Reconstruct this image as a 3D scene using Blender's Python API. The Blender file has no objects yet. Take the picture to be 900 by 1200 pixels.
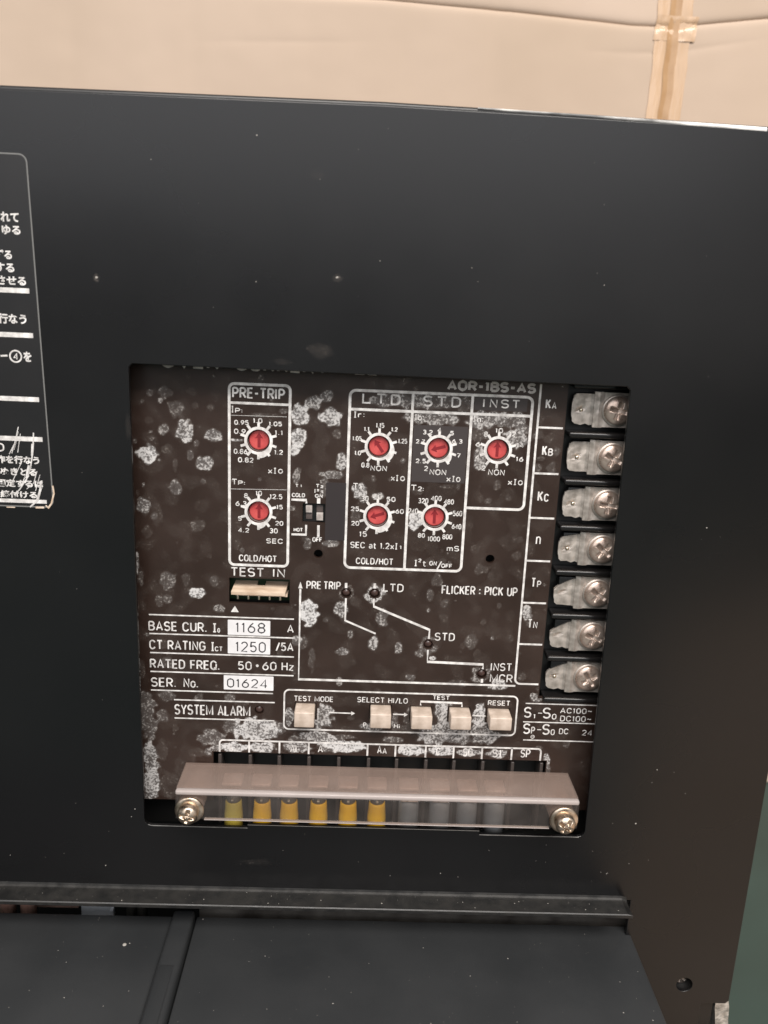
import bpy, bmesh, math, random
import numpy as np
from mathutils import Vector, noise

sc = bpy.context.scene
COL = sc.collection
MM = 0.001
rnd = random.Random(7)

# ------------------------------------------------------------------ camera
F_PX, CAM_D = 1000.0, 220.0                       # focal length in photo pixels, metres-in-mm to the cover
PITCH, ROLL, YAW = math.radians(14.40), math.radians(2.524), math.radians(1.741)
cyw, syw = math.cos(YAW), math.sin(YAW)
FW = np.array([syw*math.cos(PITCH), cyw*math.cos(PITCH), -math.sin(PITCH)])
r0 = np.array([cyw, -syw, 0.0]); u0 = np.cross(r0, FW)
RT = math.cos(ROLL)*r0 + math.sin(ROLL)*u0
UP = -math.sin(ROLL)*r0 + math.cos(ROLL)*u0
CAMP = np.array([0.0, -CAM_D, 0.0])
cam_d = bpy.data.cameras.new('camera'); cam = bpy.data.objects.new('camera', cam_d); COL.objects.link(cam)
cam_d.sensor_fit = 'VERTICAL'; cam_d.sensor_height = 36; cam_d.sensor_width = 27
cam_d.lens = 36*F_PX/1200; cam_d.clip_start = 0.01; cam_d.clip_end = 20
from mathutils import Matrix
mw = Matrix.Identity(4)
for i in range(3):
    mw[i][0], mw[i][1], mw[i][2], mw[i][3] = RT[i], UP[i], -FW[i], CAMP[i]*MM
cam.matrix_world = mw
cam_d.dof.use_dof = True; cam_d.dof.focus_distance = 0.246; cam_d.dof.aperture_fstop = 17
sc.camera = cam

# ------------------------------------------------------------------ light
W = bpy.data.worlds.new('World'); sc.world = W; W.use_nodes = True
W.node_tree.nodes['Background'].inputs[0].default_value = (1.0, 0.97, 0.95, 1)
W.node_tree.nodes['Background'].inputs[1].default_value = 0.18
def area(name, loc, target, sx, sy, power, col):
    l = bpy.data.lights.new(name, 'AREA'); l.shape = 'RECTANGLE'; l.size = sx; l.size_y = sy
    l.energy = power; l.color = col
    o = bpy.data.objects.new(name, l); COL.objects.link(o); o.location = loc
    o.rotation_euler = (Vector(target)-Vector(loc)).to_track_quat('-Z', 'Y').to_euler()
    return o
area('ceiling_lamp', (0.25, -1.02, 1.25), (0.0, 0.05, 0), 1.5, 0.6, 45, (1.0, 0.94, 0.88))
area('bright_room_side', (-0.25, -1.55, 0.80), (-0.25, 0, 0.55), 2.2, 1.25, 16.5, (0.97, 0.97, 1.0))
sc.view_settings.view_transform = 'Standard'; sc.view_settings.look = 'None'
sc.view_settings.exposure = 0.0; sc.view_settings.gamma = 1.0

# ------------------------------------------------------------------ helpers
def P(px, py, Y=0.0):
    """the point of the plane at depth Y (mm behind the cover's face) seen at photo pixel px, py: returns x, z in mm"""
    d = FW*F_PX + RT*(px-450) - UP*(py-600)
    t = (Y+CAM_D)/d[1]
    p = CAMP + d*t
    return float(p[0]), float(p[2])
def PZ(px, py, z):
    """the point of the level plane at height z seen at px, py: returns x, y in mm"""
    d = FW*F_PX + RT*(px-450) - UP*(py-600)
    t = (z-CAMP[2])/d[2]
    p = CAMP + d*t
    return float(p[0]), float(p[1])
def lin(c):
    return tuple((x/255/12.92 if x/255 <= .04045 else ((x/255+.055)/1.055)**2.4) for x in c)

K = abs(P(460, 600, 8)[0]-P(440, 600, 8)[0])/20         # mm per photo pixel on the relay's face near its middle

class MB:
    def __init__(s): s.v = []; s.f = []; s.m = []; s.sm = []
    def add(s, vs, fs, mi=0, smooth=False):
        o = len(s.v); s.v += [tuple(v) for v in vs]; s.f += [tuple(i+o for i in f) for f in fs]
        s.m += [mi]*len(fs); s.sm += [smooth]*len(fs); return s
    def box(s, x0, x1, y0, y1, z0, z1, mi=0):
        vs = [(x, y, z) for z in (z0, z1) for y in (y0, y1) for x in (x0, x1)]
        return s.add(vs, [(0,1,5,4),(1,3,7,5),(3,2,6,7),(2,0,4,6),(4,5,7,6),(2,3,1,0)], mi)
    def bbox(s, x0, x1, y0, y1, z0, z1, b=0.3, mi=0, seg=2):
        bm = bmesh.new()
        vs = [bm.verts.new((x, y, z)) for z in (z0, z1) for y in (y0, y1) for x in (x0, x1)]
        for f in [(0,1,5,4),(1,3,7,5),(3,2,6,7),(2,0,4,6),(4,5,7,6),(2,3,1,0)]: bm.faces.new([vs[i] for i in f])
        bmesh.ops.bevel(bm, geom=bm.edges[:], offset=b, segments=seg, profile=0.5, affect='EDGES')
        bm.verts.index_update()
        s.add([v.co[:] for v in bm.verts], [[v.index for v in f.verts] for f in bm.faces], mi, True); bm.free(); return s
    def lathe_y(s, cx, cz, prof, n=32, mi=0, smooth=True, cap0=True, cap1=True):
        """prof: list of (radius, y)"""
        vs = []; fs = []
        for r, y in prof:
            for k in range(n):
                a = 2*math.pi*k/n; vs.append((cx+r*math.cos(a), y, cz+r*math.sin(a)))
        for i in range(len(prof)-1):
            for k in range(n):
                k2 = (k+1) % n; fs.append((i*n+k, i*n+k2, (i+1)*n+k2, (i+1)*n+k))
        if cap0: fs.append(tuple(range(n-1, -1, -1)))
        if cap1: fs.append(tuple((len(prof)-1)*n+k for k in range(n)))
        return s.add(vs, fs, mi, smooth)
    def lathe_z(s, cx, cy, prof, n=20, mi=0):
        vs = []; fs = []
        for r, z in prof:
            for k in range(n):
                a = 2*math.pi*k/n; vs.append((cx+r*math.cos(a), cy+r*math.sin(a), z))
        for i in range(len(prof)-1):
            for k in range(n):
                k2 = (k+1) % n; fs.append((i*n+k, i*n+k2, (i+1)*n+k2, (i+1)*n+k))
        fs.append(tuple(range(n-1, -1, -1))); fs.append(tuple((len(prof)-1)*n+k for k in range(n)))
        return s.add(vs, fs, mi, True)
    def merge(s, o, dx=0, dy=0, dz=0, mi=None):
        k = len(s.v); s.v += [(a+dx, b+dy, c+dz) for a, b, c in o.v]
        s.f += [tuple(i+k for i in f) for f in o.f]; s.m += o.m if mi is None else [mi]*len(o.f); s.sm += o.sm; return s
    def mesh(s, name, mats, org=(0, 0, 0)):
        me = bpy.data.meshes.new(name)
        me.from_pydata([((a-org[0])*MM, (b-org[1])*MM, (c-org[2])*MM) for a, b, c in s.v], [], s.f)
        for m in (mats if isinstance(mats, (list, tuple)) else [mats]): me.materials.append(m)
        me.polygons.foreach_set('material_index', s.m); me.polygons.foreach_set('use_smooth', s.sm)
        bm = bmesh.new(); bm.from_mesh(me); bmesh.ops.recalc_face_normals(bm, faces=bm.faces[:]); bm.to_mesh(me); bm.free()
        me.update(); return me
    def bounds(s):
        a = np.array(s.v); return a.min(0), a.max(0)
    def build(s, name, mats, parent=None, org=None):
        lo, hi = s.bounds()
        if org is None: org = ((lo[0]+hi[0])/2, (lo[1]+hi[1])/2, lo[2])
        return place(name, s.mesh(name, mats, org), parent, org)

WP = {}
def place(name, data, parent, org):
    o = bpy.data.objects.new(name, data); COL.objects.link(o)
    WP[o.name] = tuple(org)
    if parent:
        o.parent = parent; q = WP[parent.name]
        o.location = tuple((org[i]-q[i])*MM for i in range(3))
    else: o.location = tuple(c*MM for c in org)
    return o
def empty(name, org, parent=None):
    o = place(name, None, parent, org); o.empty_display_size = 0.01; return o
def tag(o, label=None, cat=None, group=None, kind=None):
    if label: o['label'] = label
    if cat: o['category'] = cat
    if group: o['group'] = group
    if kind: o['kind'] = kind
    return o

def rrect(x0, x1, z0, z1, r, n=6):
    """rounded rectangle outline, r may be a 4-tuple (bl, br, tr, tl)"""
    rs = r if isinstance(r, tuple) else (r,)*4
    out = []
    for (cx, cz, a0, q) in ((x0+rs[0], z0+rs[0], 180, rs[0]), (x1-rs[1], z0+rs[1], 270, rs[1]), (x1-rs[2], z1-rs[2], 0, rs[2]), (x0+rs[3], z1-rs[3], 90, rs[3])):
        if q < 1e-6: out.append((cx, cz)); continue
        for k in range(n+1):
            a = math.radians(a0+90*k/n); out.append((cx+q*math.cos(a), cz+q*math.sin(a)))
    return out
def circ(cx, cz, r, n=32):
    return [(cx+r*math.cos(2*math.pi*k/n), cz+r*math.sin(2*math.pi*k/n)) for k in range(n)]
def plate(loops, y0, y1, bevel=0.0, res=2):
    """flat sheet with holes between depths y0 (front) and y1, filled even-odd; loops in x, z"""
    cu = bpy.data.curves.new('outline', 'CURVE'); cu.dimensions = '2D'; cu.fill_mode = 'BOTH'
    cu.extrude = max((y1-y0)/2-bevel, 0.0); cu.bevel_depth = bevel; cu.bevel_resolution = res
    if bevel: cu.offset = -bevel
    for lp in loops:
        sp = cu.splines.new('POLY'); sp.points.add(len(lp)-1); sp.use_cyclic_u = True
        for p, q in zip(sp.points, lp): p.co = (q[0], q[1], 0, 1)
    ob = bpy.data.objects.new('outline', cu); COL.objects.link(ob)
    dg = bpy.context.evaluated_depsgraph_get(); me = bpy.data.meshes.new_from_object(ob.evaluated_get(dg))
    yc = (y0+y1)/2
    m = MB(); m.add([(v.co.x, yc-v.co.z, v.co.y) for v in me.vertices], [tuple(p.vertices) for p in me.polygons])
    bpy.data.objects.remove(ob); bpy.data.curves.remove(cu); bpy.data.meshes.remove(me)
    return m
SEQ = [0]
def strokes(pts, w, y, h=0.04, mi=0):
    """a printed line of width w along pts (x, z), at depth y, h proud"""
    SEQ[0] += 1; h += .0011*(SEQ[0] % 9)             # no two crossing lines share a plane
    m = MB(); n = len(pts)
    L = []; R = []
    for i, p in enumerate(pts):
        a = pts[max(i-1, 0)]; b = pts[min(i+1, n-1)]
        dx, dz = b[0]-a[0], b[1]-a[1]; l = math.hypot(dx, dz) or 1
        nx, nz = -dz/l, dx/l; k = w/2
        if 0 < i < n-1:
            d1 = (p[0]-a[0], p[1]-a[1]); d2 = (b[0]-p[0], b[1]-p[1])
            c = (d1[0]*d2[0]+d1[1]*d2[1])/((math.hypot(*d1)*math.hypot(*d2)) or 1)
            k /= max(math.sqrt(max((1+c)/2, 0)), .74)
        L.append((p[0]+nx*k, p[1]+nz*k)); R.append((p[0]-nx*k, p[1]-nz*k))
    vs = [(x, y-h, z) for x, z in L]+[(x, y-h, z) for x, z in R]
    m.add(vs, [(i, i+1, n+i+1, n+i) for i in range(n-1)], mi)
    return m
TEXTS = []
FONT = None
def glyphs(s, off=0.0, spacing=1.0):
    cu = bpy.data.curves.new('words', 'FONT'); cu.body = s; cu.size = 1; cu.offset = off; cu.extrude = 0
    cu.space_character = spacing; cu.resolution_u = 3
    ob = bpy.data.objects.new('words', cu); COL.objects.link(ob)
    dg = bpy.context.evaluated_depsgraph_get(); me = bpy.data.meshes.new_from_object(ob.evaluated_get(dg))
    v = np.array([q.co[:2] for q in me.vertices]) if len(me.vertices) else np.zeros((0, 2)); f = [tuple(p.vertices) for p in me.polygons]
    bpy.data.objects.remove(ob); bpy.data.curves.remove(cu); bpy.data.meshes.remove(me)
    return v, f
def text_typed(m, s, px0, px1, pt, pb, Y, off=0.008, spacing=1.0, mi=0, h=0.05, slant=0.0, keep=False):
    """lettering s fitted between photo columns px0..px1 and rows pt..pb on the plane Y, added to m"""
    v, f = glyphs(s, off, spacing)
    if not len(v): return m
    xm, ym = (px0+px1)/2, (pt+pb)/2
    X0 = P(px0, ym, Y)[0]; X1 = P(px1, ym, Y)[0]; Z1 = P(xm, pt, Y)[1]; Z0 = P(xm, pb, Y)[1]
    lo, hi = v.min(0), v.max(0)
    sx = (X1-X0)/(hi[0]-lo[0]); sz = (Z1-Z0)/(hi[1]-lo[1])
    vs = [(X0+(a-lo[0])*sx, Y-h, Z0+(b-lo[1])*sz) for a, b in v]
    return m.add(vs, f, mi)

# a plain single-line engraving alphabet: glyph -> (width, strokes), height 1
def el(cx, cy, rx, ry, a0, a1, n=8):
    return [(cx+rx*math.cos(math.radians(a0+(a1-a0)*k/n)), cy+ry*math.sin(math.radians(a0+(a1-a0)*k/n))) for k in range(n+1)]
def bowl(x0, x1, y0, y1, r=.26):
    """the round side of D, P, B from (x0,y1) to (x0,y0)"""
    r = min(r, (y1-y0)/2)
    return [(x0, y1)]+el(x1-r, y1-r, r, r, 90, 0, 5)+el(x1-r, y0+r, r, r, 0, -90, 5)+[(x0, y0)]
def oval(w, y0=0.0, y1=1.0, r=None):
    r = r or w/2; ry = min(r*1.08, (y1-y0)/2)
    p = el(w-r, y1-ry, r, ry, 0, 90, 5)+el(r, y1-ry, r, ry, 90, 180, 5)+el(r, y0+ry, r, ry, 180, 270, 5)+el(w-r, y0+ry, r, ry, 270, 360, 5)
    return p+[p[0], p[1]]
def S_(w):
    return el(w*.5, .745, w*.5, .255, 25, 90, 4)+el(w*.5, .745, w*.5, .255, 90, 250, 8)[1:]+el(w*.5, .26, w*.5, .26, 70, -90, 8)+el(w*.5, .26, w*.5, .26, -90, -155, 4)[1:]
GL = {
 'A': (.66, [[(0,0),(.33,1),(.66,0)], [(.11,.30),(.55,.30)]]), 'B': (.58, [[(0,0),(0,1)], bowl(0,.54,.53,1,.24), bowl(0,.58,0,.53,.27)]),
 'C': (.62, [el(.31,.66,.31,.34,20,180,9)+el(.31,.34,.31,.34,180,340,9)]), 'D': (.60, [[(0,0),(0,1)], bowl(0,.60,0,1,.34)]),
 'E': (.50, [[(.5,1),(0,1),(0,0),(.5,0)], [(0,.52),(.45,.52)]]), 'F': (.48, [[(.48,1),(0,1),(0,0)], [(0,.50),(.42,.50)]]),
 'G': (.64, [el(.32,.66,.32,.34,20,180,9)+el(.32,.34,.32,.34,180,360,9)+[(.64,.46),(.36,.46)]]), 'H': (.58, [[(0,0),(0,1)], [(.58,0),(.58,1)], [(0,.51),(.58,.51)]]),
 'I': (.0, [[(0,0),(0,1)]]), 'K': (.58, [[(0,0),(0,1)], [(.55,1),(0,.38)], [(.20,.60),(.58,0)]]), 'L': (.46, [[(0,1),(0,0),(.46,0)]]),
 'M': (.80, [[(0,0),(0,1),(.40,.12),(.80,1),(.80,0)]]), 'N': (.58, [[(0,0),(0,1),(.58,0),(.58,1)]]), 'O': (.64, [oval(.64)]),
 'P': (.55, [[(0,0),(0,1)], bowl(0,.55,.44,1,.28)]), 'Q': (.64, [oval(.64), [(.40,.25),(.66,-.04)]]), 'R': (.58, [[(0,0),(0,1)], bowl(0,.56,.46,1,.27), [(.28,.46),(.58,0)]]),
 'S': (.58, [S_(.58)]), 'T': (.60, [[(0,1),(.60,1)], [(.30,1),(.30,0)]]), 'U': (.58, [[(0,1)]+el(.29,.29,.29,.29,180,360,10)+[(.58,1)]]),
 'V': (.64, [[(0,1),(.32,0),(.64,1)]]), 'X': (.58, [[(0,0),(.58,1)], [(0,1),(.58,0)]]), 'Y': (.62, [[(0,1),(.31,.46),(.62,1)], [(.31,.46),(.31,0)]]), 'Z': (.56, [[(0,1),(.56,1),(0,0),(.56,0)]]),
 '0': (.54, [oval(.54)]), '1': (.13, [[(.13,0),(.13,1)], [(0,.80),(.12,.95)]]), '2': (.52, [el(.26,.72,.26,.28,165,-35,9)+[(0,0),(.52,0)]]),
 '3': (.52, [el(.25,.755,.24,.245,150,-90,8)+[(.18,.51)], [(.25,.51)]+el(.25,.255,.27,.255,90,-150,9)]), '4': (.56, [[(.42,0),(.42,1),(0,.26),(.56,.26)]]),
 '5': (.52, [[(.48,1),(.07,1),(.03,.52)]+el(.25,.315,.27,.315,140,-150,10)]), '6': (.54, [[(.42,1),(.18,.74),(.03,.44)], el(.27,.31,.27,.31,100,462,16)]),
 '7': (.52, [[(0,1),(.52,1),(.18,0)]]), '8': (.54, [oval(.48,.53,1)and [(x+.03, y) for x, y in oval(.48,.53,1)], oval(.54,0,.53)]), '9': (.54, [[(.12,0),(.36,.26),(.51,.56)], el(.27,.69,.27,.31,-80,282,16)]),
 '.': (.0, [[(0,-.005),(0,.10)]]), ':': (.0, [[(0,.10),(0,.24)], [(0,.58),(0,.72)]]), '-': (.34, [[(0,.46),(.34,.46)]]), '/': (.40, [[(0,-.06),(.40,1.06)]]), '~': (.54, [[(0,.44),(.12,.56),(.27,.5),(.42,.42),(.54,.56)]]),
 'a': (.44, [[(.44,0),(.44,.45)]+el(.22,.48,.22,.2,0,150,6), el(.21,.18,.21,.18,60,300,8)]), 'b': (.46, [[(0,0),(0,1)], oval(.46,0,.66)]), 'i': (.0, [[(0,0),(0,.64)], [(0,.82),(0,.96)]]),
 'm': (.74, [[(0,0),(0,.68)], [(0,.40)]+el(.185,.48,.185,.2,180,0,6)+[(.37,0)], [(.37,.40)]+el(.555,.48,.185,.2,180,0,6)+[(.74,0)]]), 'n': (.46, [[(0,0),(0,.68)], [(0,.40)]+el(.23,.44,.23,.24,180,0,8)+[(.46,0)]]),
 'o': (.48, [oval(.48,0,.68)]), 'r': (.26, [[(0,0),(0,.68)], [(0,.40)]+el(.24,.42,.24,.26,180,80,5)]), 't': (.34, [[(.12,.92),(.12,.14),(.2,0),(.34,.02)], [(0,.66),(.32,.66)]]), 'x': (.50, [[(0,0),(.5,.66)], [(0,.66),(.5,0)]]), 'z': (.44, [[(0,.66),(.44,.66),(0,0),(.44,0)]]),
}
SERIF_I = (.28, [[(.14,0),(.14,1)], [(0,1),(.28,1)], [(0,0),(.28,0)]])
def text(m, s, px0, px1, pt, pb, Y, w=None, gap=.29, mi=0, h=0.05, **kw):
    """engraved lettering s fitted between photo columns px0..px1 and rows pt..pb on the plane Y; w is the line width in photo pixels"""
    if any(c not in GL and c not in ' |' for c in s): return text_typed(m, s, px0, px1, pt, pb, Y, mi=mi, h=h, **kw)
    xm, ym = (px0+px1)/2, (pt+pb)/2
    X0 = P(px0, ym, Y)[0]; X1 = P(px1, ym, Y)[0]; Z1 = P(xm, pt, Y)[1]; Z0 = P(xm, pb, Y)[1]
    wmm = (w if w else max(1.1, min(2.2, (pb-pt)*.155)))*K
    x = 0; sts = []
    for c in s:
        if c == ' ': x += .5; continue
        gw, st = SERIF_I if c == '|' else GL[c]
        sts += [[(x+a, b_) for a, b_ in p] for p in st]; x += gw+gap+(.08 if gw < .2 else 0)
    xs = [p[0] for q in sts for p in q]; ys = [p[1] for q in sts for p in q]
    lx, hx, ly, hy = min(xs), max(xs), min(ys), max(ys)
    sz = (Z1-Z0-wmm)/max(hy-ly, .05) if hy-ly > .2 else 0
    if hx-lx < .02: sx = 0; X0 = (X0+X1)/2-wmm/2
    else: sx = (X1-X0-wmm)/(hx-lx)
    for i, p in enumerate(sts):
        m.merge(strokes([(X0+wmm/2+(a-lx)*sx, (Z0+wmm/2+(b_-ly)*sz) if sz else (Z0+Z1)/2+(b_-ly)*(Z1-Z0)) for a, b_ in p], wmm, Y, h+.0006*(i % 5)))
    return m

# ------------------------------------------------------------------ materials
def mat(name, col, rough=0.5, metal=0.0, spec=0.5):
    m = bpy.data.materials.new(name); m.use_nodes = True
    b = m.node_tree.nodes['Principled BSDF']
    b.inputs['Base Color'].default_value = (*col, 1); b.inputs['Roughness'].default_value = rough
    b.inputs['Metallic'].default_value = metal; b.inputs['Specular IOR Level'].default_value = spec
    return m
def N(m, t, **k):
    n = m.node_tree.nodes.new(t)
    for a, b in k.items(): setattr(n, a, b)
    return n
def LK(m, a, b): m.node_tree.links.new(a, b)
def grain(m, c1, c2, scale, stretch=(1, 1, 1), detail=6, rough=(None, None), bump=0.0, bscale=None, lo=.35, hi=.65, bdist=0.0002):
    """mottled colour c1..c2 by noise, optional roughness range and bump"""
    b = m.node_tree.nodes['Principled BSDF']
    tc = N(m, 'ShaderNodeTexCoord'); mp = N(m, 'ShaderNodeMapping'); mp.inputs['Scale'].default_value = stretch
    LK(m, tc.outputs['Object'], mp.inputs[0])
    nz = N(m, 'ShaderNodeTexNoise'); nz.inputs['Scale'].default_value = scale; nz.inputs['Detail'].default_value = detail
    LK(m, mp.outputs[0], nz.inputs['Vector'])
    cr = N(m, 'ShaderNodeValToRGB'); cr.color_ramp.elements[0].position = lo; cr.color_ramp.elements[1].position = hi
    cr.color_ramp.elements[0].color = (*c1, 1); cr.color_ramp.elements[1].color = (*c2, 1)
    LK(m, nz.outputs['Fac'], cr.inputs[0]); LK(m, cr.outputs[0], b.inputs['Base Color'])
    if rough[0] is not None:
        mr = N(m, 'ShaderNodeMapRange'); mr.inputs[1].default_value = .3; mr.inputs[2].default_value = .7
        mr.inputs[3].default_value, mr.inputs[4].default_value = rough
        LK(m, nz.outputs['Fac'], mr.inputs[0]); LK(m, mr.outputs[0], b.inputs['Roughness'])
    if bump:
        n2 = N(m, 'ShaderNodeTexNoise'); n2.inputs['Scale'].default_value = bscale or scale*4; n2.inputs['Detail'].default_value = 4
        LK(m, mp.outputs[0], n2.inputs['Vector'])
        bp = N(m, 'ShaderNodeBump'); bp.inputs['Strength'].default_value = bump; bp.inputs['Distance'].default_value = bdist
        LK(m, n2.outputs['Fac'], bp.inputs['Height']); LK(m, bp.outputs[0], b.inputs['Normal'])
    return m
M = {}
M['cover'] = grain(mat('black_painted_cover', (.005,.005,.005), .30), (.0030,.0031,.0036), (.0052,.0051,.0055), 11, rough=(.22, .36), bump=.12, bscale=2600, bdist=.00004)
M['lower'] = grain(mat('black_moulded_cover', (.02,.021,.023), .45), (.0265,.0285,.0305), (.032,.034,.036), 55, rough=(.46, .52), bump=.25, bscale=2200, bdist=.00005)
M['label'] = grain(mat('black_label_film', (.018,.018,.019), .38), (.009,.009,.0098), (.0125,.012,.0125), 60)
M['face'] = grain(mat('brown_relay_face', (.032,.021,.017), .33), (.024,.0135,.0100), (.036,.0215,.0165), 45, rough=(.28, .42), bump=.10, bscale=900, bdist=.00004)
M['clean'] = mat('clean_grey_film', (.050,.041,.040), .4)
M['sticker'] = mat('black_sticker', (.027,.021,.022), .5)
M['print'] = grain(mat('white_print', (.78,.76,.74), .5), (.50,.48,.465), (.86,.84,.82), 520)
M['dimprint'] = grain(mat('worn_white_print', (.4,.38,.37), .5), (.46,.445,.435), (.64,.62,.60), 900)
M['border'] = mat('grey_label_edge', (.17,.17,.165), .5)
M['value'] = grain(mat('white_value_label', (.8,.79,.8), .5), (.72,.71,.72), (.84,.83,.84), 200)
M['ink'] = mat('grey_ink', (.045,.042,.045), .6)
M['black'] = mat('black_plastic', (.008,.008,.008), .35)
M['gloss'] = mat('glossy_black_plastic', (.012,.011,.011), .18)
M['hole'] = mat('dark_inside', (.004,.004,.004), .6)
M['red'] = grain(mat('red_rotor', (.60,.085,.085), .45), (.45,.05,.052), (.60,.095,.09), 420)
M['arrow'] = mat('dark_red_slot', (.22,.012,.018), .5)
M['rim'] = mat('grey_rotor_rim', (.42,.39,.36), .4)
M['cream'] = grain(mat('cream_button', (.62,.47,.37), .45), (.46,.37,.30), (.64,.535,.455), 330, rough=(.35, .55), bump=.15, bscale=800)
M['conn'] = grain(mat('aged_connector', (.6,.47,.35), .5), (.46,.33,.23), (.70,.57,.44), 420, stretch=(.35, 1, 1.6), bump=.2)
M['pin'] = mat('tinned_pin', (.7,.62,.5), .3, 1)
M['pcb'] = mat('green_board', (.01,.035,.012), .4)
M['tin'] = grain(mat('tinned_brass', (.55,.50,.46), .30, .65), (.43,.375,.33), (.69,.62,.56), 420, rough=(.3, .5), bump=.35, bscale=900, bdist=.00015)
M['steel'] = grain(mat('plated_screw', (.6,.5,.44), .33, .7), (.52,.39,.32), (.80,.66,.57), 420, rough=(.22, .48), bump=.4, bscale=1500, bdist=.0001)
M['brass'] = grain(mat('yellow_zinc_screw', (.66,.53,.37), .33, 1), (.44,.34,.25), (.78,.66,.54), 380, rough=(.22, .5), bump=.35, bscale=1200, bdist=.0001)
M['yellow'] = grain(mat('yellow_sleeve', (.72,.42,.02), .4), (.86,.48,.012), (.95,.62,.03), 160)
M['olive'] = grain(mat('dull_yellow_sleeve', (.40,.32,.05), .45), (.50,.40,.06), (.62,.50,.08), 160)
M['greysl'] = grain(mat('grey_sleeve', (.20,.215,.225), .5), (.20,.215,.23), (.28,.30,.32), 160)
M['greymetal'] = grain(mat('dusty_zinc', (.30,.28,.26), .5, .6), (.08,.07,.062), (.22,.205,.185), 90, bump=.3)
M['zinc'] = grain(mat('pale_zinc', (.45,.48,.52), .4, .1), (.5,.53,.57), (.8,.83,.87), 70)
M['copper'] = grain(mat('dull_copper', (.20,.11,.08), .45, .1), (.22,.11,.085), (.5,.33,.27), 90)
M['castalloy'] = grain(mat('rough_alloy', (.6,.6,.58), .45, .8), (.38,.38,.36), (.85,.85,.83), 500, bump=.9, bscale=700, bdist=.0006)
M['floorm'] = grain(mat('green_floor_paint', (.030,.062,.047), .5), (.026,.050,.044), (.036,.066,.058), 14, rough=(.35, .55))
M['dust'] = mat('dust_grain', (.36,.34,.31), .9)
M['tan'] = grain(mat('torn_paper', (.62,.48,.36), .7), (.5,.36,.25), (.75,.62,.5), 500)
M['led'] = mat('dark_lens', (.06,.035,.03), .15)
# cardboard
m = M['card'] = mat('cardboard', (.56,.40,.29), .85, 0, .2)
grain(m, (.45,.35,.265), (.56,.445,.36), 6, stretch=(1, 1, .5), bump=.15, bscale=160, lo=.3, hi=.7)
m = M['tape'] = mat('brown_packing_tape', (.50,.30,.16), .18)
grain(m, (.52,.355,.225), (.62,.44,.30), 30, stretch=(3, 1, .5), bump=.6, bscale=70, bdist=.002)
m.node_tree.nodes['Principled BSDF'].inputs['Roughness'].default_value = .2
M['crease'] = grain(mat('tape_over_gap', (.40,.24,.12), .2), (.36,.21,.10), (.50,.32,.18), 60)
# smoky clear plastic: part of the light goes through, tinted, the rest scatters off scuffed surface
def clear(name, tint, body, frac, rough):
    m = bpy.data.materials.new(name); m.use_nodes = True; nt = m.node_tree
    b = nt.nodes['Principled BSDF']; b.inputs['Base Color'].default_value = (*body, 1); b.inputs['Roughness'].default_value = rough
    t = N(m, 'ShaderNodeBsdfTransparent'); t.inputs[0].default_value = (*tint, 1)
    mx = N(m, 'ShaderNodeMixShader')
    tc = N(m, 'ShaderNodeTexCoord'); nz = N(m, 'ShaderNodeTexNoise'); nz.inputs['Scale'].default_value = 90; nz.inputs['Detail'].default_value = 8
    LK(m, tc.outputs['Object'], nz.inputs['Vector'])
    mr = N(m, 'ShaderNodeMapRange'); mr.inputs[1].default_value = .3; mr.inputs[2].default_value = .7
    mr.inputs[3].default_value = frac+.06; mr.inputs[4].default_value = frac-.06
    LK(m, nz.outputs['Fac'], mr.inputs[0]); LK(m, mr.outputs[0], mx.inputs[0])
    LK(m, b.outputs[0], mx.inputs[1]); LK(m, t.outputs[0], mx.inputs[2])
    LK(m, mx.outputs[0], nt.nodes['Material Output'].inputs[0]); return m
M['clear_top'] = clear('scuffed_smoky_plastic', (.92,.86,.83), (.44,.345,.30), .66, .2)
M['clear_front'] = clear('smoky_clear_plastic', (.97,.95,.93), (.2,.18,.17), .88, .1)
M['clear_edge'] = clear('highlight_plastic_edge', (.9,.85,.82), (.58,.52,.50), .38, .16)  # paler body colour paints the highlight band along the cover's front edge
# oxide stain: speckled white bloom, amount stored per vertex
m = bpy.data.materials.new('white_oxide_bloom'); m.use_nodes = True; nt = m.node_tree; M['stain'] = m
b = nt.nodes['Principled BSDF']; b.inputs['Base Color'].default_value = (.56,.545,.535, 1); b.inputs['Roughness'].default_value = .8
at = N(m, 'ShaderNodeAttribute'); at.attribute_name = 'bloom'
tc = N(m, 'ShaderNodeTexCoord')
n1 = N(m, 'ShaderNodeTexNoise'); n1.inputs['Scale'].default_value = 1500; n1.inputs['Detail'].default_value = 3
n2 = N(m, 'ShaderNodeTexNoise'); n2.inputs['Scale'].default_value = 380; n2.inputs['Detail'].default_value = 3
for n in (n1, n2): LK(m, tc.outputs['Object'], n.inputs['Vector'])
def math_(op, a, bb):
    n = N(m, 'ShaderNodeMath', operation=op)
    for i, q in enumerate((a, bb)):
        if isinstance(q, (int, float)): n.inputs[i].default_value = q
        else: LK(m, q, n.inputs[i])
    return n.outputs[0]
s_ = math_('ADD', math_('MULTIPLY', n1.outputs['Fac'], 1.15), math_('MULTIPLY', n2.outputs['Fac'], .75))
s_ = math_('SUBTRACT', s_, .95)                        # about -0.35 .. 0.35
s_ = math_('MULTIPLY', s_, 2.1)
a_ = math_('ADD', at.outputs['Fac'], -.47)
v_ = math_('ADD', a_, s_)
mr = N(m, 'ShaderNodeMapRange'); mr.inputs[1].default_value = .0; mr.inputs[2].default_value = .55; mr.inputs[3].default_value = 0; mr.inputs[4].default_value = 1
LK(m, v_, mr.inputs[0])
al = math_('MULTIPLY', mr.outputs[0], math_('MINIMUM', math_('MULTIPLY', at.outputs['Fac'], 1.45), .97))
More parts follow.
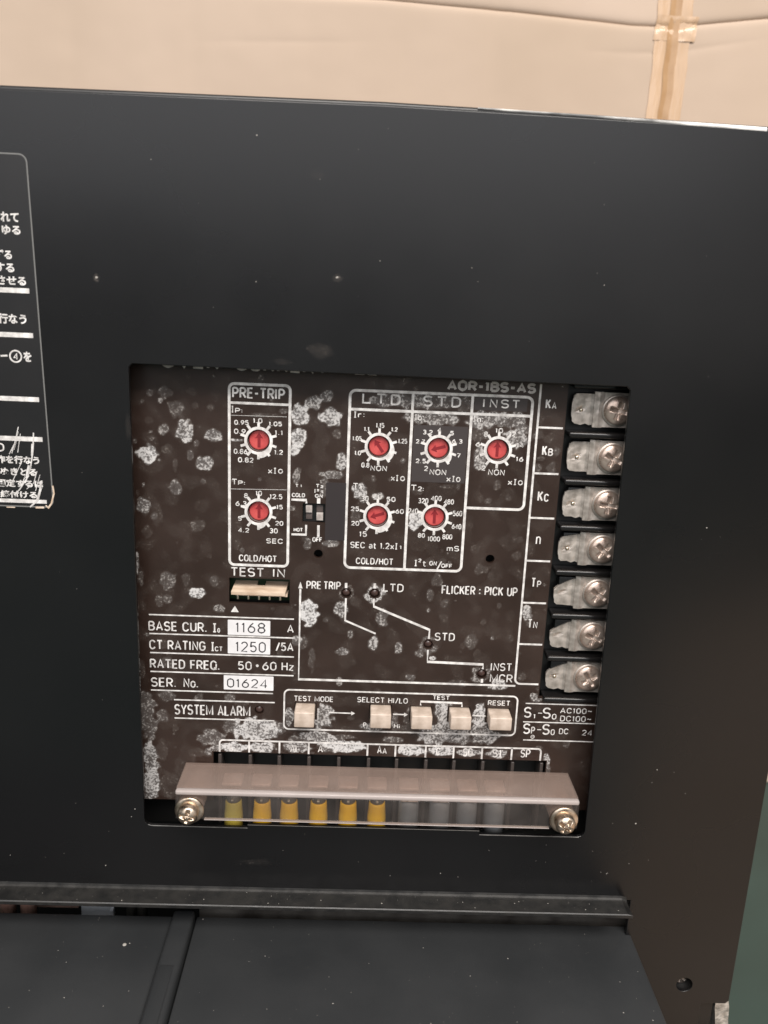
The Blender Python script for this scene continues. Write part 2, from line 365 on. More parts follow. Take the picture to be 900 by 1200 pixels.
al = math_('MAXIMUM', al, math_('MULTIPLY', math_('MULTIPLY', math_('SUBTRACT', at.outputs['Fac'], .12), .72), n2.outputs['Fac']))
cr = N(m, 'ShaderNodeValToRGB'); cr.color_ramp.elements[0].position = .35; cr.color_ramp.elements[1].position = .95
cr.color_ramp.elements[0].color = (.25, .215, .19, 1); cr.color_ramp.elements[1].color = (.64, .63, .625, 1)
LK(m, at.outputs['Fac'], cr.inputs[0]); LK(m, cr.outputs[0], b.inputs['Base Color'])
tr = N(m, 'ShaderNodeBsdfTransparent'); mx = N(m, 'ShaderNodeMixShader')
LK(m, al, mx.inputs[0]); LK(m, tr.outputs[0], mx.inputs[1]); LK(m, b.outputs[0], mx.inputs[2])
LK(m, mx.outputs[0], nt.nodes['Material Output'].inputs[0])

# ------------------------------------------------------------------ setting: floor, cardboard box
FZ = -239.0
fl = MB(); fl.add([(-3000, -3000, FZ), (3000, -3000, FZ), (3000, 3000, FZ), (-3000, 3000, FZ)], [(0, 1, 2, 3)])
tag(fl.build('floor', M['floorm']), kind='structure')
fb = MB(); fo = [(90, -6), (112, -95), (240, -420), (700, -700), (700, -6)]   # unseen brown board, added so the cover's lower right mirrors brown
fb.add([(x, y, FZ+2) for x, y in fo]+[(x, y, FZ+.2) for x, y in fo], [(0, 1, 2, 3, 4), (9, 8, 7, 6, 5)]+[(k, (k+1) % 5, 5+(k+1) % 5, 5+k) for k in range(5)])
tag(fb.build('added_reflection_board', M['card']), kind='structure')

BY = 172.0                                              # depth of the box's face
seam_x = P(785, 70, BY)[0]; fold = [(-400, P(0, -32, BY)[1]), (P(450, -1, BY)[0], P(450, -1, BY)[1]), (P(600, 13, BY)[0], P(600, 13, BY)[1]), (P(740, 29, BY)[0], P(740, 29, BY)[1]), (seam_x, P(785, 31, BY)[1]), (P(900, 21, BY)[0], P(900, 21, BY)[1]), (420, P(900, 14, BY)[1])]
def foldz(x): return float(np.interp(x, [q[0] for q in fold], [q[1] for q in fold]))
def board_y(x, z, lower):
    d = abs(z-foldz(x))
    y = BY+.4*noise.noise((x*.02, z*.025, 1 if lower else 9))+.2*noise.noise((x*.06, z*.05, 3))+.1*noise.noise((x*.15, z*.12, 6))
    y += 1.3*math.exp(-d/.9)
    y += .7*math.exp(-abs(z-foldz(x)+16-.05*x)/1.2)*max(0, noise.noise((x*.012, 4.0, 1.0)))*.8
    for px, w, a in ((85, 3, .35), (225, 2, .3), (580, 3, .4), (360, 4, .25)):
        cx = P(px, 80, BY)[0]; y += a*math.exp(-((x-cx)/w)**2)
    return y+.7*math.exp(-abs(x-seam_x)/3)
def card_panel(x0, x1, z0, z1, nx, nz, lower):
    m = MB(); vs = []; fs = []
    for j in range(nz+1):
        for i in range(nx+1):
            x = x0+(x1-x0)*i/nx
            zt = foldz(x); t = j/nz
            z = z0+(zt-z0)*(t**.22 if lower else 1)  if lower else zt+(z1-zt)*(t**2.2)
            y = board_y(x, z, lower)
            vs.append((x, y, z))
    for j in range(nz):
        for i in range(nx): a = j*(nx+1)+i; fs.append((a, a+1, a+nx+2, a+nx+1))
    k = len(vs); vs += [(x, y+4, z) for x, y, z in vs]
    fs += [tuple(q+k for q in f[::-1]) for f in fs]
    return m.add(vs, fs, 0, True)
box = empty('cardboard_box', (0, BY, FZ))
tag(box, 'pale cardboard box taped down a seam, standing behind the black cover', 'cardboard box')
for x0, x1 in ((-420, seam_x-1.0), (seam_x+1.0, 440)):
    card_panel(x0, x1, FZ+.5, 0, 200 if x0 < -300 else 100, 110, True).build('lower_panel', M['card'], box)
    card_panel(x0, x1, 0, 230, 200 if x0 < -300 else 100, 40, False).build('upper_panel', M['card'], box)
sd = MB(); sd.box(-416, 436, BY+12, BY+330, FZ+.5, 226); sd.build('box_body', M['card'], box)
def tape(x0, x1, z0, z1, yo, seed, nx=10, nz=60, slope=0.0, wr_=.12):
    m = MB(); vs = []; fs = []
    for j in range(nz+1):
        for i in range(nx+1):
            x = x0+(x1-x0)*i/nx; z = z0+(z1-z0)*j/nz
            x2 = x+.8*noise.noise((seed, z*.12, 2))+slope*(z-z0)
            y = board_y(x, z, z < foldz(x))+yo+wr_*noise.noise((x*.25, z*.07, seed))+wr_*.7*noise.noise((x*.5, z*.3, seed+4))
            vs.append((x2, y, z))
    for j in range(nz):
        for i in range(nx): a = j*(nx+1)+i; fs.append((a, a+1, a+nx+2, a+nx+1))
    return m.add(vs, fs, 0, True)
tw = (P(806, 70, BY)[0]-P(765, 70, BY)[0])/2
tape(seam_x-tw, seam_x+tw, FZ+2, 228, -.3, 3.1, 12, 160).build('tape_strip', M['tape'], box)
tape(seam_x-2.4, seam_x+2.4, FZ+2, 228, -.55, 5.2, 6, 160).build('tape_crease', M['crease'], box)
tape(seam_x-tw*1.1, seam_x+tw*1.25, foldz(seam_x)-5.5, foldz(seam_x)+4, -.55, 8.7, 18, 18, 0.12, .5).build('tape_patch', M['tape'], box)

# ------------------------------------------------------------------ black front cover
T = 1.3
tl = P(0, 104)[1]; tm = P(450, 123.5); trr = P(900, 152.5)
OX0 = (P(151, 440)[0]+P(168.5, 925)[0])/2; OX1 = (P(739, 460)[0]+P(685.5, 970)[0])/2
OZ1 = (P(170, 425.5)[1]+P(725, 453)[1])/2; OZ0 = (P(190, 967.5)[1]+P(675, 981)[1])/2
FLZ = (P(5, 1035.5)[1]+P(725, 1053)[1])/2             # ledge height
NX = P(738, 1060)[0]                                    # side of the cut-away below the ledge
RX = (P(898, 930)[0]+P(853, 1170)[0])/2
BZ = P(840, 1176)[1]
xn0 = P(290, 966)[0]; xn1 = P(562, 974)[0]; nzr = OZ0+1.1
cx20 = P(821, 1178)[0]
outer = [(-165, tm[1]-1.2), (P(0, 104)[0], tl), tm, (P(700, 139)[0], P(700, 139)[1]), trr, (RX+.8, trr[1]-.4), (RX, trr[1]-3), (RX, BZ+1), (RX-1, BZ), (cx20, BZ), (cx20, BZ-25), (NX, BZ-25), (NX, FLZ-.6), (-165, FLZ-.6)]
r = 2.0
TLc, TRc, BLc, BRc = P(150.5, 426), P(739.5, 453.5), P(169.5, 967), P(684.5, 981)
def side(c0, c1, z): t = (z-c0[1])/(c1[1]-c0[1]); return c0[0]+(c1[0]-c0[0])*t
botL, botR = BLc[1], BRc[1]
op = [(0, 0)]+[(side(TLc, BLc, botL+r)+r*(1-math.sin(q)), botL+r*(1-math.cos(q))) for q in [math.radians(k) for k in (90, 60, 30, 0)]]
op += [(xn0, botL), (xn0, botL+1.0), (xn1, botR+1.2), (xn1, botR), (BRc[0]-r, botR)]
op += [(side(TRc, BRc, botR+r)-r*(1-math.sin(q)), botR+r*(1-math.cos(q))) for q in [math.radians(k) for k in (30, 60, 90)]]
op += [(TRc[0], TRc[1]-.9), (TRc[0]-.9, TRc[1]), (TLc[0]+.9, TLc[1]), (TLc[0], TLc[1]-.9)]
op = op[1:]
SX, SZ = P(802, 1154)
hole_r = 2.5
pl = plate([outer, op, circ(SX, SZ, hole_r, 28)], 0, T, bevel=.22, res=2)
top_edge = MB()
cover = pl.build('front_cover', M['cover'])
tag(cover, 'black painted front cover with a rectangular opening and a white printed label', 'cover')
# rolled top rim going back from the face
rim = MB()
pts = [(-165, tm[1]-1.2), (P(0, 104)[0], tl), tm, (P(700, 139)[0], P(700, 139)[1]), trr, (RX+.8, trr[1]-.4)]
vs = []; prof = [(.25, -.35), (.05, .1), (.12, .55), (.55, .95), (1.4, 1.15), (40, 1.15)]
for x, z in pts:
    for yy, dz in prof: vs.append((x, yy, z+dz-.1))
n = len(prof); fs = [(i*n+k, (i+1)*n+k, (i+1)*n+k+1, i*n+k+1) for i in range(len(pts)-1) for k in range(n-1)]
rim.add(vs, fs, 0, True)
M['rimm'] = mat('glint_toned_rim', (.025,.024,.024), .3)  # rim colour lightened to stand in for the edge gleam
rim.build('top_rim', M['rimm'], cover)
# right return wall and ledge
rw = MB(); rw.box(RX-1.2, RX-.02, T, 40, BZ+.6, trr[1]-1); rw.build('side_wall', M['cover'], cover)
LD = 7.0
xr = P(733, 1060)[0]
lg = MB()
prof = [(T-.1, .9), (-.03, .9), (-.25, .3), (-.8, -.05), (-1.3, -.12), (-LD+.7, -.12), (-LD+.25, -.05), (-LD, -.35), (-LD, -1.3), (-LD+.3, -1.6), (T-.1, -1.6)]
xs = [-165, xr-1.6, xr]
vs = []
for i, x in enumerate(xs):
    for k, (yy, dz) in enumerate(prof): vs.append((x, yy, FLZ+dz+(-.5 if i == 2 and k < 7 else 0)))
n = len(prof); fs = [(i*n+k, (i+1)*n+k, (i+1)*n+(k+1) % n, i*n+(k+1) % n) for i in range(2) for k in range(n)]
fs += [tuple(range(n)), tuple(2*n+k for k in range(n))]
lg.add(vs, fs, 0, False)
M['ledge'] = grain(mat('dusty_black_ledge', (.03,.029,.027), .4), (.010,.010,.0098), (.022,.021,.0195), 260, rough=(.28, .5), bump=.3, bscale=1800, bdist=.00006)
lg.build('ledge', M['ledge'], cover)
def heightfield_head(R, dome, cross, depth, rot=0.0, rings=22, n=72, rim=.25):
    """a pan screw head with a Phillips recess, axis -Y, centred at the origin, back at y=0"""
    m = MB(); vs = []; fs = []
    def h(rr, a):
        t = rr/R
        y = rim+dome*math.sqrt(max(1-t*t*.98, 0))
        u, v = rr*math.cos(a+rot), rr*math.sin(a+rot)
        w = cross*.25
        for p, q in ((u, v), (v, u)):
            e = max(abs(p)/cross, abs(q)/w)
            if e < 1.25:
                k = min(1, max(0, (1.25-e)/.3)); y -= depth*k*(1-.55*abs(p)/cross); break
        return -y
    vs.append((0, h(0, 0), 0))
    for i in range(1, rings+1):
        rr = R*i/rings
        for k in range(n):
            a = 2*math.pi*k/n; vs.append((rr*math.cos(a), h(rr, a), rr*math.sin(a)))
    for k in range(n): fs.append((0, 1+k, 1+(k+1) % n))
    for i in range(rings-1):
        for k in range(n):
            k2 = (k+1) % n; fs.append((1+i*n+k, 1+(i+1)*n+k, 1+(i+1)*n+k2, 1+i*n+k2))
    o = len(vs)
    for k in range(n):
        a = 2*math.pi*k/n; vs.append((R*math.cos(a), .0, R*math.sin(a)))
    for k in range(n): fs.append((1+(rings-1)*n+k, o+k, o+(k+1) % n, 1+(rings-1)*n+(k+1) % n))
    return m.add(vs, fs, 0, True)
M['edge_glint'] = grain(mat('painted_edge_glint', (.3,.29,.28), .35, .3), (.05,.05,.05), (.55,.54,.52), 160, stretch=(.3, 1, 1), lo=.4, hi=.6)  # pale streaky colour for painted highlights on cover edges
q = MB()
q.merge(strokes([(BLc[0]+2.0, botL-.02), (xn0, botL-.10)], .28, .05, .06)); q.build('opening_glint', M['edge_glint'], cover); q = MB(); q.merge(strokes([(xn1, botR-.12), (BRc[0]-r*.8, botR-.12)], .26, .05, .06))
q.build('opening_glint', M['edge_glint'], cover)  # thin pale strips paint the highlight on the opening's lower lip
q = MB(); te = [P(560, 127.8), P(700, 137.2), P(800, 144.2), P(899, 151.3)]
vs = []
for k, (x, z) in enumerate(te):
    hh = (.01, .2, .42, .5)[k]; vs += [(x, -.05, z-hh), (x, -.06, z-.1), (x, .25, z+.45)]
q.add(vs, [(3*k+j, 3*k+3+j, 3*k+4+j, 3*k+1+j) for k in range(3) for j in range(2)], 0, True); q.build('top_glint', M['edge_glint'], cover)  # pale strip paints the gleam along the right of the top edge
hs = heightfield_head(2.1, .5, 1.3, .8, .5)
hm = MB(); hm.merge(hs, SX, 3.2, SZ)
M['darksteel'] = mat('dark_screw', (.32,.28,.25), .3, 1)
hm.build('recessed_screw', M['darksteel'], cover)
hb = MB(); hb.lathe_y(SX, SZ, [(hole_r+.02, T-.3), (hole_r+.02, 5), (.1, 5)], 28, cap0=False); hb.build('screw_well', M['hole'], cover)

# instruction label on the left of the cover
lx1a = P(33, 200); lx1b = P(63, 585)
LX1 = (lx1a[0]+lx1b[0])/2; LZ1 = P(10, 179)[1]; LZ0 = P(30, 594)[1]
kx = (lx1b[0]-lx1a[0])/(lx1b[1]-lx1a[1]); zm = (lx1a[1]+lx1b[1])/2
def lean(m):
    m.v = [(x+(z-zm)*kx, y, z) for x, y, z in m.v]; return m
lab = lean(plate([rrect(-160, LX1, LZ0, LZ1, (1.5, 2.2, 2.0, 1.5))], -.10, -.002))
label = lab.build('instruction_label', M['label'], cover)
bd = lean(plate([rrect(-160, LX1, LZ0, LZ1, (1.5, 2.2, 2.0, 1.5)), rrect(-159.7, LX1-.33, LZ0+.33, LZ1-.33, (1.2, 1.9, 1.7, 1.2))], -.13, -.10))
bd.build('label_border', M['border'], label)
for xe, y in ((34.5, 341), (39, 393.3), (46, 468.3), (50, 515), (55, 588)):
    a = P(xe, y); q = MB(); q.merge(strokes([(-158, a[1]), (a[0], a[1])], 1.2 if y < 580 else 1.0, -.10, .04)); q.build('label_rule', M['print'], label)
JP = [('れて', 0.5, 22, 248.5, 260), ('ゆる', 2, 24, 264, 275), ('げる', -6, 14, 292.5, 304), ('する', -5.5, 16.8, 308, 319),
      ('させる', -3, 30.5, 323.5, 334), ('行なう', -2.5, 31, 367.5, 379.5), ('を', 27.5, 37, 412, 424),
      ('作を行なう', -4, 46, 534, 543.5), ('ぬきとる', 0.5, 43, 548.5, 557), ('固定するは', -3, 50.5, 562, 571), ('締付ける', 0.5, 43.5, 575, 583.5)]
for s, a, b_, t, bt in JP:
    q = MB(); text(q, s, a, b_, t, bt, -.10, off=.036); q.build('label_text', M['print'], label)
q = MB(); text(q, 'D', -4, 5, 519, 529, -.10, off=.01)
q.build('label_text', M['print'], label)
ccx, ccz = P(18.6, 417.5)
q = plate([circ(ccx, ccz, 1.62, 28), circ(ccx, ccz, 1.25, 28)], -.15, -.11); text(q, '4', 15.7, 21.4, 413.4, 421.6, -.10, off=.02)
q.merge(strokes([P(1, 417), P(9, 416.6)], .45, -.10, .05)); q.build('label_text', M['print'], label)
# scratches through the print
q = MB()
for pts, w in (([(39.5, 507), (38.5, 530), (36, 548), (30, 566)], .75), ([(38, 520), (37.6, 534)], .6), ([(36.5, 545), (32, 560)], 1.0), ([(22.5, 500), (18, 520), (15, 531)], .35), ([(24, 508), (21, 530)], .2), ([(17, 520), (11, 532)], .3), ([(26, 540), (17, 560), (14, 566)], .18),
                ([(50, 563), (47, 575), (43.5, 587), (36, 594)], .8), ([(44, 552), (40, 566), (32, 573)], .25), ([(35, 557), (24, 573), (18, 580)], .28), ([(47, 556), (42, 575)], .15), ([(31, 553), (25, 572)], .15)):
    for k in range(max(1, int(w*6))):
        j = [rnd.gauss(0, w*1.3) for _ in pts]; a0 = rnd.uniform(0, .35); b0 = rnd.uniform(.7, 1)
        pp = [P(p[0]+jj+(rnd.gauss(0, .3)), p[1]) for p, jj in zip(pts, [j[0]*.8+jj*.2 for jj in j])]
        n_ = 10; dense = []
        for u in range(n_+1):
            t = (a0+(b0-a0)*u/n_)*(len(pp)-1) if k else u/n_*(len(pp)-1); i0 = min(int(t), len(pp)-2); f_ = t-i0
            dense.append((pp[i0][0]*(1-f_)+pp[i0+1][0]*f_, pp[i0][1]*(1-f_)+pp[i0+1][1]*f_))
        q.merge(strokes(dense, rnd.uniform(.10, .26)+(.25*w if k == 0 else 0), -.14, .05))
q.build('scratch_marks', M['print'], label)['kind'] = 'stuff'
q = MB(); q.merge(strokes([P(62, 569), (P(63.5, 578)), P(60.5, 590), P(57, 595), P(54, 592)], .42, -.13, .08)); q.merge(strokes([P(42, 594.5), P(52, 594.5)], .5, -.13, .05)); q.merge(strokes([P(8, 594), P(18, 594.3)], .28, -.13, .05))
q.build('torn_corner', M['tan'], label)

# ------------------------------------------------------------------ trip relay behind the opening
YF = 8.0                                                # depth of the relay's face
relay = empty('trip_relay', (0, YF+20, P(400, 940, YF)[1]))
tag(relay, 'stained brown trip relay panel with red dials behind the cover opening', 'relay panel')
def Q(px, py): return P(px, py, YF)
def ctr(px, py): return Q(px, py)
faceL = OX0-6; faceT = OZ1+7; faceB = Q(190, 936.5)[1]
fr_pts = [Q(664.5, 450), Q(650.5, 630), Q(632.5, 815)]
faceR = sum(p[0] for p in fr_pts)/3
tb_bot = Q(650, 818)[1]
slot_t = (Q(250, 882)[1]+Q(638, 890.5)[1])/2; slot_l = Q(250, 890)[0]; slot_r = Q(640, 895)[0]
face_out = [(faceL, faceB), (slot_l, faceB), (slot_l, slot_t), (slot_r, slot_t), (slot_r, faceB), (OX1+8, faceB), (OX1+8, tb_bot), (faceR, tb_bot), (faceR, faceT), (faceL, faceT)]
DIALS = [(303, 516.5, 0, (108, 180)), (303, 600, 0, (144, 180)), (444, 523.5, -36, (78, 146)), (442, 605, -108, (72, 180)), (514, 526, -106, (110, 148)), (509.5, 606.5, 0, None), (583.5, 527.5, 0, None)]
LEDS = [(405.7, 694.8), (439, 695.4), (501.8, 755), (564.6, 789.6), (303.6, 832)]
BTN = [(344.5, 368, 824, 853), (433.8, 458.3, 826, 854), (482, 506.6, 828, 855.3), (528, 552.4, 829, 855.8), (574, 600, 830.5, 856.5)]
holes = []
RH = 13.0*K
for d in DIALS: holes.append(circ(*Q(d[0], d[1]), RH, 36))
for l in LEDS: holes.append(circ(*Q(*l), 5.6*K, 24))
for l in ((373, 649), (574.3, 655)): holes.append(circ(*Q(*l), 5.3*K, 24))
tw0 = Q(268.5, 692); tw1 = Q(339.5, 692); twt = Q(304, 678)[1]; twb = Q(304, 707.5)[1]
holes.append(rrect(tw0[0], tw1[0], twb, twt, .2, 2))
sw0 = Q(354.5, 601)[0]; sw1 = Q(381, 601)[0]; swt = Q(368, 590)[1]; swb = Q(368, 612.5)[1]
holes.append(rrect(sw0, sw1, swb, swt, .2, 2))
bt = []; BD = 5.6
for a, b_, t, bo in BTN:
    X0, X1 = P(a, bo-9, YF-BD)[0], P(b_, bo-9, YF-BD)[0]; Z0 = P((a+b_)/2, bo, YF-BD)[1]; Z1 = Q((a+b_)/2, t+.6)[1]
    bt.append((X0, X1, Z0, Z1)); holes.append(rrect(X0-.25, X1+.25, Z0-.2, Z1+.3, .25, 2))
fp = plate([face_out]+holes, YF, YF+1.2)
face = fp.build('faceplate', M['face'], relay)
body = MB(); body.box(faceL+1, faceR-.3, YF+6.5, YF+40, faceB+.5, faceT-1); body.build('relay_body', M['hole'], relay)

# white oxide bloom: a field of spots on the face
SP = []
def spots(ox, oy, sc_, lst):
    for x, y, a, b_, i in lst: SP.append((ox+x/sc_, oy+y/sc_, a/sc_, b_/sc_, i))
spots(150, 420, 3, [(130,118,22,20,.5),(225,115,16,14,.35),(170,175,28,25,.5),(200,255,32,36,.8),(125,248,20,20,.6),(300,272,32,20,.75),(70,338,32,34,.95),(140,320,18,16,.4),(272,365,28,25,.75),(165,455,22,26,.6),(55,515,25,28,.7),(100,545,20,35,.35),(245,588,25,25,.45),(68,610,18,20,.4),(140,780,28,35,.55),(205,775,14,20,.45),(300,785,18,20,.5),(245,825,28,20,.95),(110,850,14,22,.5),(320,880,20,15,.6),(35,115,16,18,.25),(345,65,14,16,.3),(565,65,16,16,.3),(650,155,28,24,.75),(697,132,20,20,.65),(608,205,32,36,.9),(712,205,36,30,.85),(735,265,15,16,.5),(600,280,24,35,.9),(585,320,20,20,.9),(750,365,20,30,.8),(720,410,44,15,.7),(630,650,15,18,.6),(715,650,30,12,.7),(590,415,14,22,.6),(600,395,10,10,.5),(690,450,16,40,.6),(240,300,10,12,.5),(290,172,12,12,.4),(212,65,8,8,.4),(25,290,8,8,.5),(165,375,8,22,.4),(30,725,10,40,.7),(45,770,10,30,.5),(545,185,14,8,.6),(480,200,60,7,.5),(380,287,26,5,.9)])
spots(350, 420, 3, [(265,75,30,20,.4),(335,80,44,25,.45),(420,70,30,20,.3),(310,145,60,25,.65),(375,150,22,25,.7),(430,150,40,30,.65),(500,150,60,28,.6),(580,160,20,30,.5),(480,212,95,22,.72),(660,215,60,32,.75),(740,220,60,30,.7),(765,280,40,34,.75),(640,350,24,45,.7),(635,270,34,22,.5),(215,465,25,26,.85),(230,495,20,14,.7),(280,487,22,14,.75),(265,425,10,12,.5),(200,550,16,26,.5),(410,570,28,34,.95),(490,780,22,20,.5),(640,740,22,20,.45),(697,445,14,18,.45),(735,490,12,12,.45),(665,500,12,12,.45),(510,860,16,18,.5),(620,675,14,18,.4),(770,690,12,16,.4),(880,285,16,14,.4),(845,270,20,14,.5),(840,385,14,18,.5),(890,385,16,20,.5),(800,250,14,20,.6),(600,590,12,16,.3),(540,600,20,20,.25),(430,650,40,30,.25),(460,720,14,18,.4),(505,715,12,14,.4),(560,545,8,12,.3),(520,450,30,8,.45),(420,470,20,14,.4),(690,380,18,20,.35)])
spots(330, 660, 3.103, [(100,180,32,55,1.),(215,165,25,28,.75),(365,200,22,35,.65),(330,290,18,28,.75),(250,258,12,18,.6),(222,322,25,16,.7),(425,308,16,25,.7),(470,415,18,14,.65),(212,430,14,18,.6),(110,350,12,50,.5),(80,290,20,26,.5),(588,200,16,18,.4),(690,278,22,35,.5),(735,215,10,14,.4),(560,62,20,20,.45),(725,20,22,18,.4),(765,48,12,18,.4),(710,340,14,30,.35),(830,270,16,20,.35),(790,440,28,24,.85),(590,148,12,12,.4),(340,110,36,34,.8),(235,110,26,26,.5),(533,300,34,32,.6),(728,405,36,30,.6),(270,140,20,20,.4),(160,205,10,12,.5),(500,330,20,14,.6),(550,345,12,8,.9),(640,435,40,14,.5),
   (30,565,18,40,.75),(150,560,38,52,.8),(330,595,44,18,.75),(410,575,14,40,.6),(460,560,16,40,.5),(590,545,36,50,.85),(720,555,30,50,.9),(650,600,60,16,.75),(120,630,70,20,.8),(60,640,40,18,.6),(220,632,50,10,.55),(620,628,90,14,.8),(760,622,60,12,.7),(450,600,30,14,.5)])
spots(150, 830, 3, [(75,60,28,60,.6),(80,180,30,70,.8),(85,260,28,70,.85),(65,320,14,30,.7),(120,25,24,24,.55),(450,75,90,44,.9),(360,65,30,26,.6),(520,70,40,30,.6),(290,105,44,34,.6),(240,155,44,18,.4),(150,270,40,60,.4),(120,150,26,40,.4),(185,210,20,50,.35),(370,138,52,22,1.),(475,138,52,22,.95),(590,138,48,22,.8),(700,138,30,22,.7),(760,134,80,24,1.05),(690,105,60,16,.8),(620,95,30,12,.6),(300,150,30,20,.7)])
spots(420, 830, 3, [(185,148,52,22,1.05),(290,148,44,22,.95),(390,154,44,18,.85),(490,160,40,18,.8),(575,160,24,14,.4),(270,90,66,44,.8),(430,85,44,44,.7),(350,100,60,30,.7),(120,110,40,14,.6),(660,185,14,30,.8),(665,220,14,20,.6),(730,125,14,16,.5),(635,140,14,12,.5)])
spots(150, 660, 3.6, [(75,600,40,60,.6),(60,560,20,30,.6),(165,420,34,28,.5),(150,340,20,24,.4),(165,560,34,26,.55),(430,570,24,20,.6),(300,565,20,22,.5),(365,70,20,18,.4),(245,75,16,22,.45),(165,70,30,26,.55),(165,150,20,26,.55),(715,325,24,22,.7),(700,450,14,20,.4),(480,590,30,14,.4),(640,380,14,20,.4),(60,450,12,40,.4),(330,735,30,30,.55),(545,460,14,10,.3)])
spots(560, 620, 4.445, [(255,440,26,40,.75),(270,490,14,18,.5),(300,880,36,26,.75),(330,850,20,30,.6),(225,770,22,24,.45),(100,820,50,20,.7),(20,960,30,60,.7),(60,1080,40,50,.8),(215,55,18,22,.4),(200,140,20,24,.4),(350,420,8,10,.4),(110,400,12,14,.45),(170,565,14,24,.4)])
for _ in range(210):
    x, y = rnd.uniform(160, 690), rnd.uniform(440, 930); rr = rnd.uniform(1, 4.5)
    if 350 < x < 640 and rnd.random() < .35: continue
    SP.append((x, y, rr, rr*rnd.uniform(.7, 1.6), rnd.uniform(.3, .62)))
G = .36
gx = np.arange(faceL+.3, OX1+6, G); gz = np.arange(faceB+.05, faceT-.3, G)
fld = np.zeros((len(gz), len(gx))); XX, ZZ = np.meshgrid(gx, gz)
wob = np.array([[noise.noise((x*.55, z*.55, 5.0)) for x in gx] for z in gz]); wob2 = np.array([[noise.noise((x*.22, z*.22, 11.0)) for x in gx] for z in gz])
for x, y, a, b_, i in SP:
    cx, cz = Q(x, y); rx, rz = max(a*K*1.12, .35), max(b_*K*1.12, .35)
    d = np.sqrt(((XX-cx)/rx)**2+((ZZ-cz)/rz)**2)+wob*.44+wob2*.14
    t = np.clip((1.12-d)/.32, 0, 1); t = t*t*(3-2*t)
    if a > 4: t *= .86+.14*np.clip(d*1.2, 0, 1)           # a faint rim round the bigger spots
    fld = np.maximum(fld, t*i)
fld = np.maximum(fld, np.clip(wob2*.5+.12, 0, .26))         # thin general bloom
inside = np.ones_like(fld, bool)
inside &= ~((XX > slot_l-.2) & (XX < slot_r+.2) & (ZZ < slot_t+.2))
inside &= ~((XX > faceR-.2) & (ZZ > tb_bot-.2))
for d in DIALS:
    c = Q(d[0], d[1]); inside &= ((XX-c[0])**2+(ZZ-c[1])**2) > (RH+.1)**2
for l in LEDS+[(373, 649), (574.3, 655)]:
    c = Q(*l); inside &= ((XX-c[0])**2+(ZZ-c[1])**2) > (5.6*K+.1)**2
inside &= ~((XX > tw0[0]-.15) & (XX < tw1[0]+.15) & (ZZ > twb-.15) & (ZZ < twt+.15))
inside &= ~((XX > sw0-.15) & (XX < sw1+.15) & (ZZ > swb-.15) & (ZZ < swt+.15))
for X0, X1, Z0, Z1 in bt: inside &= ~((XX > X0-.3) & (XX < X1+.3) & (ZZ > Z0-.25) & (ZZ < Z1+.35))
idx = -np.ones(fld.shape, int); vs = []; vals = []; fs = []
def vid(j, i):
    if idx[j, i] < 0: idx[j, i] = len(vs); vs.append((gx[i], YF-.025, gz[j])); vals.append(float(fld[j, i]))
    return int(idx[j, i])
for j in range(len(gz)-1):
    for i in range(len(gx)-1):
        if fld[j:j+2, i:i+2].max() > .02 and inside[j:j+2, i:i+2].all(): fs.append((vid(j, i), vid(j, i+1), vid(j+1, i+1), vid(j+1, i)))
st = MB(); st.add(vs, fs); so = st.build('oxide_bloom', M['stain'], face); so['kind'] = 'stuff'
at_ = so.data.attributes.new('bloom', 'FLOAT', 'POINT'); at_.data.foreach_set('value', vals)

# clean film rectangles and stickers
def film(name, px0, px1, py0, py1, mt, y=-.008, r=.2, parent=None):
    X0 = Q(px0, (py0+py1)/2)[0]; X1 = Q(px1, (py0+py1)/2)[0]; Z1 = Q((px0+px1)/2, py0)[1]; Z0 = Q((px0+px1)/2, py1)[1]
    return X0, X1, Z0, Z1
def sheet(name, px0, px1, py0, py1, mt, front, back, parent, hole=None):
    X0, X1, Z0, Z1 = film(name, px0, px1, py0, py1, mt)
    lp = [rrect(X0, X1, Z0, Z1, .15, 2)]
    if hole: lp.append(circ(*hole, RH+.05, 32))
    return plate(lp, YF-front, YF-back).build(name, mt, parent)
sheet('clean_film', 483.5, 546.5, 499, 565.5, M['clean'], .038, .03, face, Q(514, 526))
sheet('clean_film', 556, 618, 466.5, 481.5, M['clean'], .038, .03, face)
sheet('black_sticker', 381.5, 404.8, 565.5, 633, M['sticker'], .12, .01, face)
PY = YF-.03                                             # print level, .05 added by the writers

# frames
def frame_loops(X0, X1, Z0, Z1, w, r): return [rrect(X0, X1, Z0, Z1, r), rrect(X0+w, X1-w, Z0+w, Z1-w, max(r-w, .05))]
LW = 3.1*K
def pr(m, pts, w=LW): return m.merge(strokes([Q(*p) for p in pts], w, PY))
pX0 = (Q(266.5, 470)[0]+Q(268, 640)[0])/2; pX1 = (Q(341.5, 475)[0]+Q(339, 640)[0])/2
pZ1 = Q(303, 449.0)[1]; pZ0 = Q(303, 664)[1]
fm = plate(frame_loops(pX0, pX1, pZ0, pZ1, LW, 1.7), PY-.05, PY-.01)
hz = Q(303, 473)[1]; fm.merge(strokes([(pX0+.3, hz), (pX1-.3, hz)], LW*.9, PY))
text(fm, 'PRE-TRIP', 272, 334, 454.3, 467.5, PY, off=.004)
pre = fm.build('pre_trip_box', M['print'], face)
tA = MB()
def wr(m, L, off=.008):
    for s, a, b_, t, bo in L: text(m, s, a, b_, t, bo, PY, w=off if off > .1 else None)
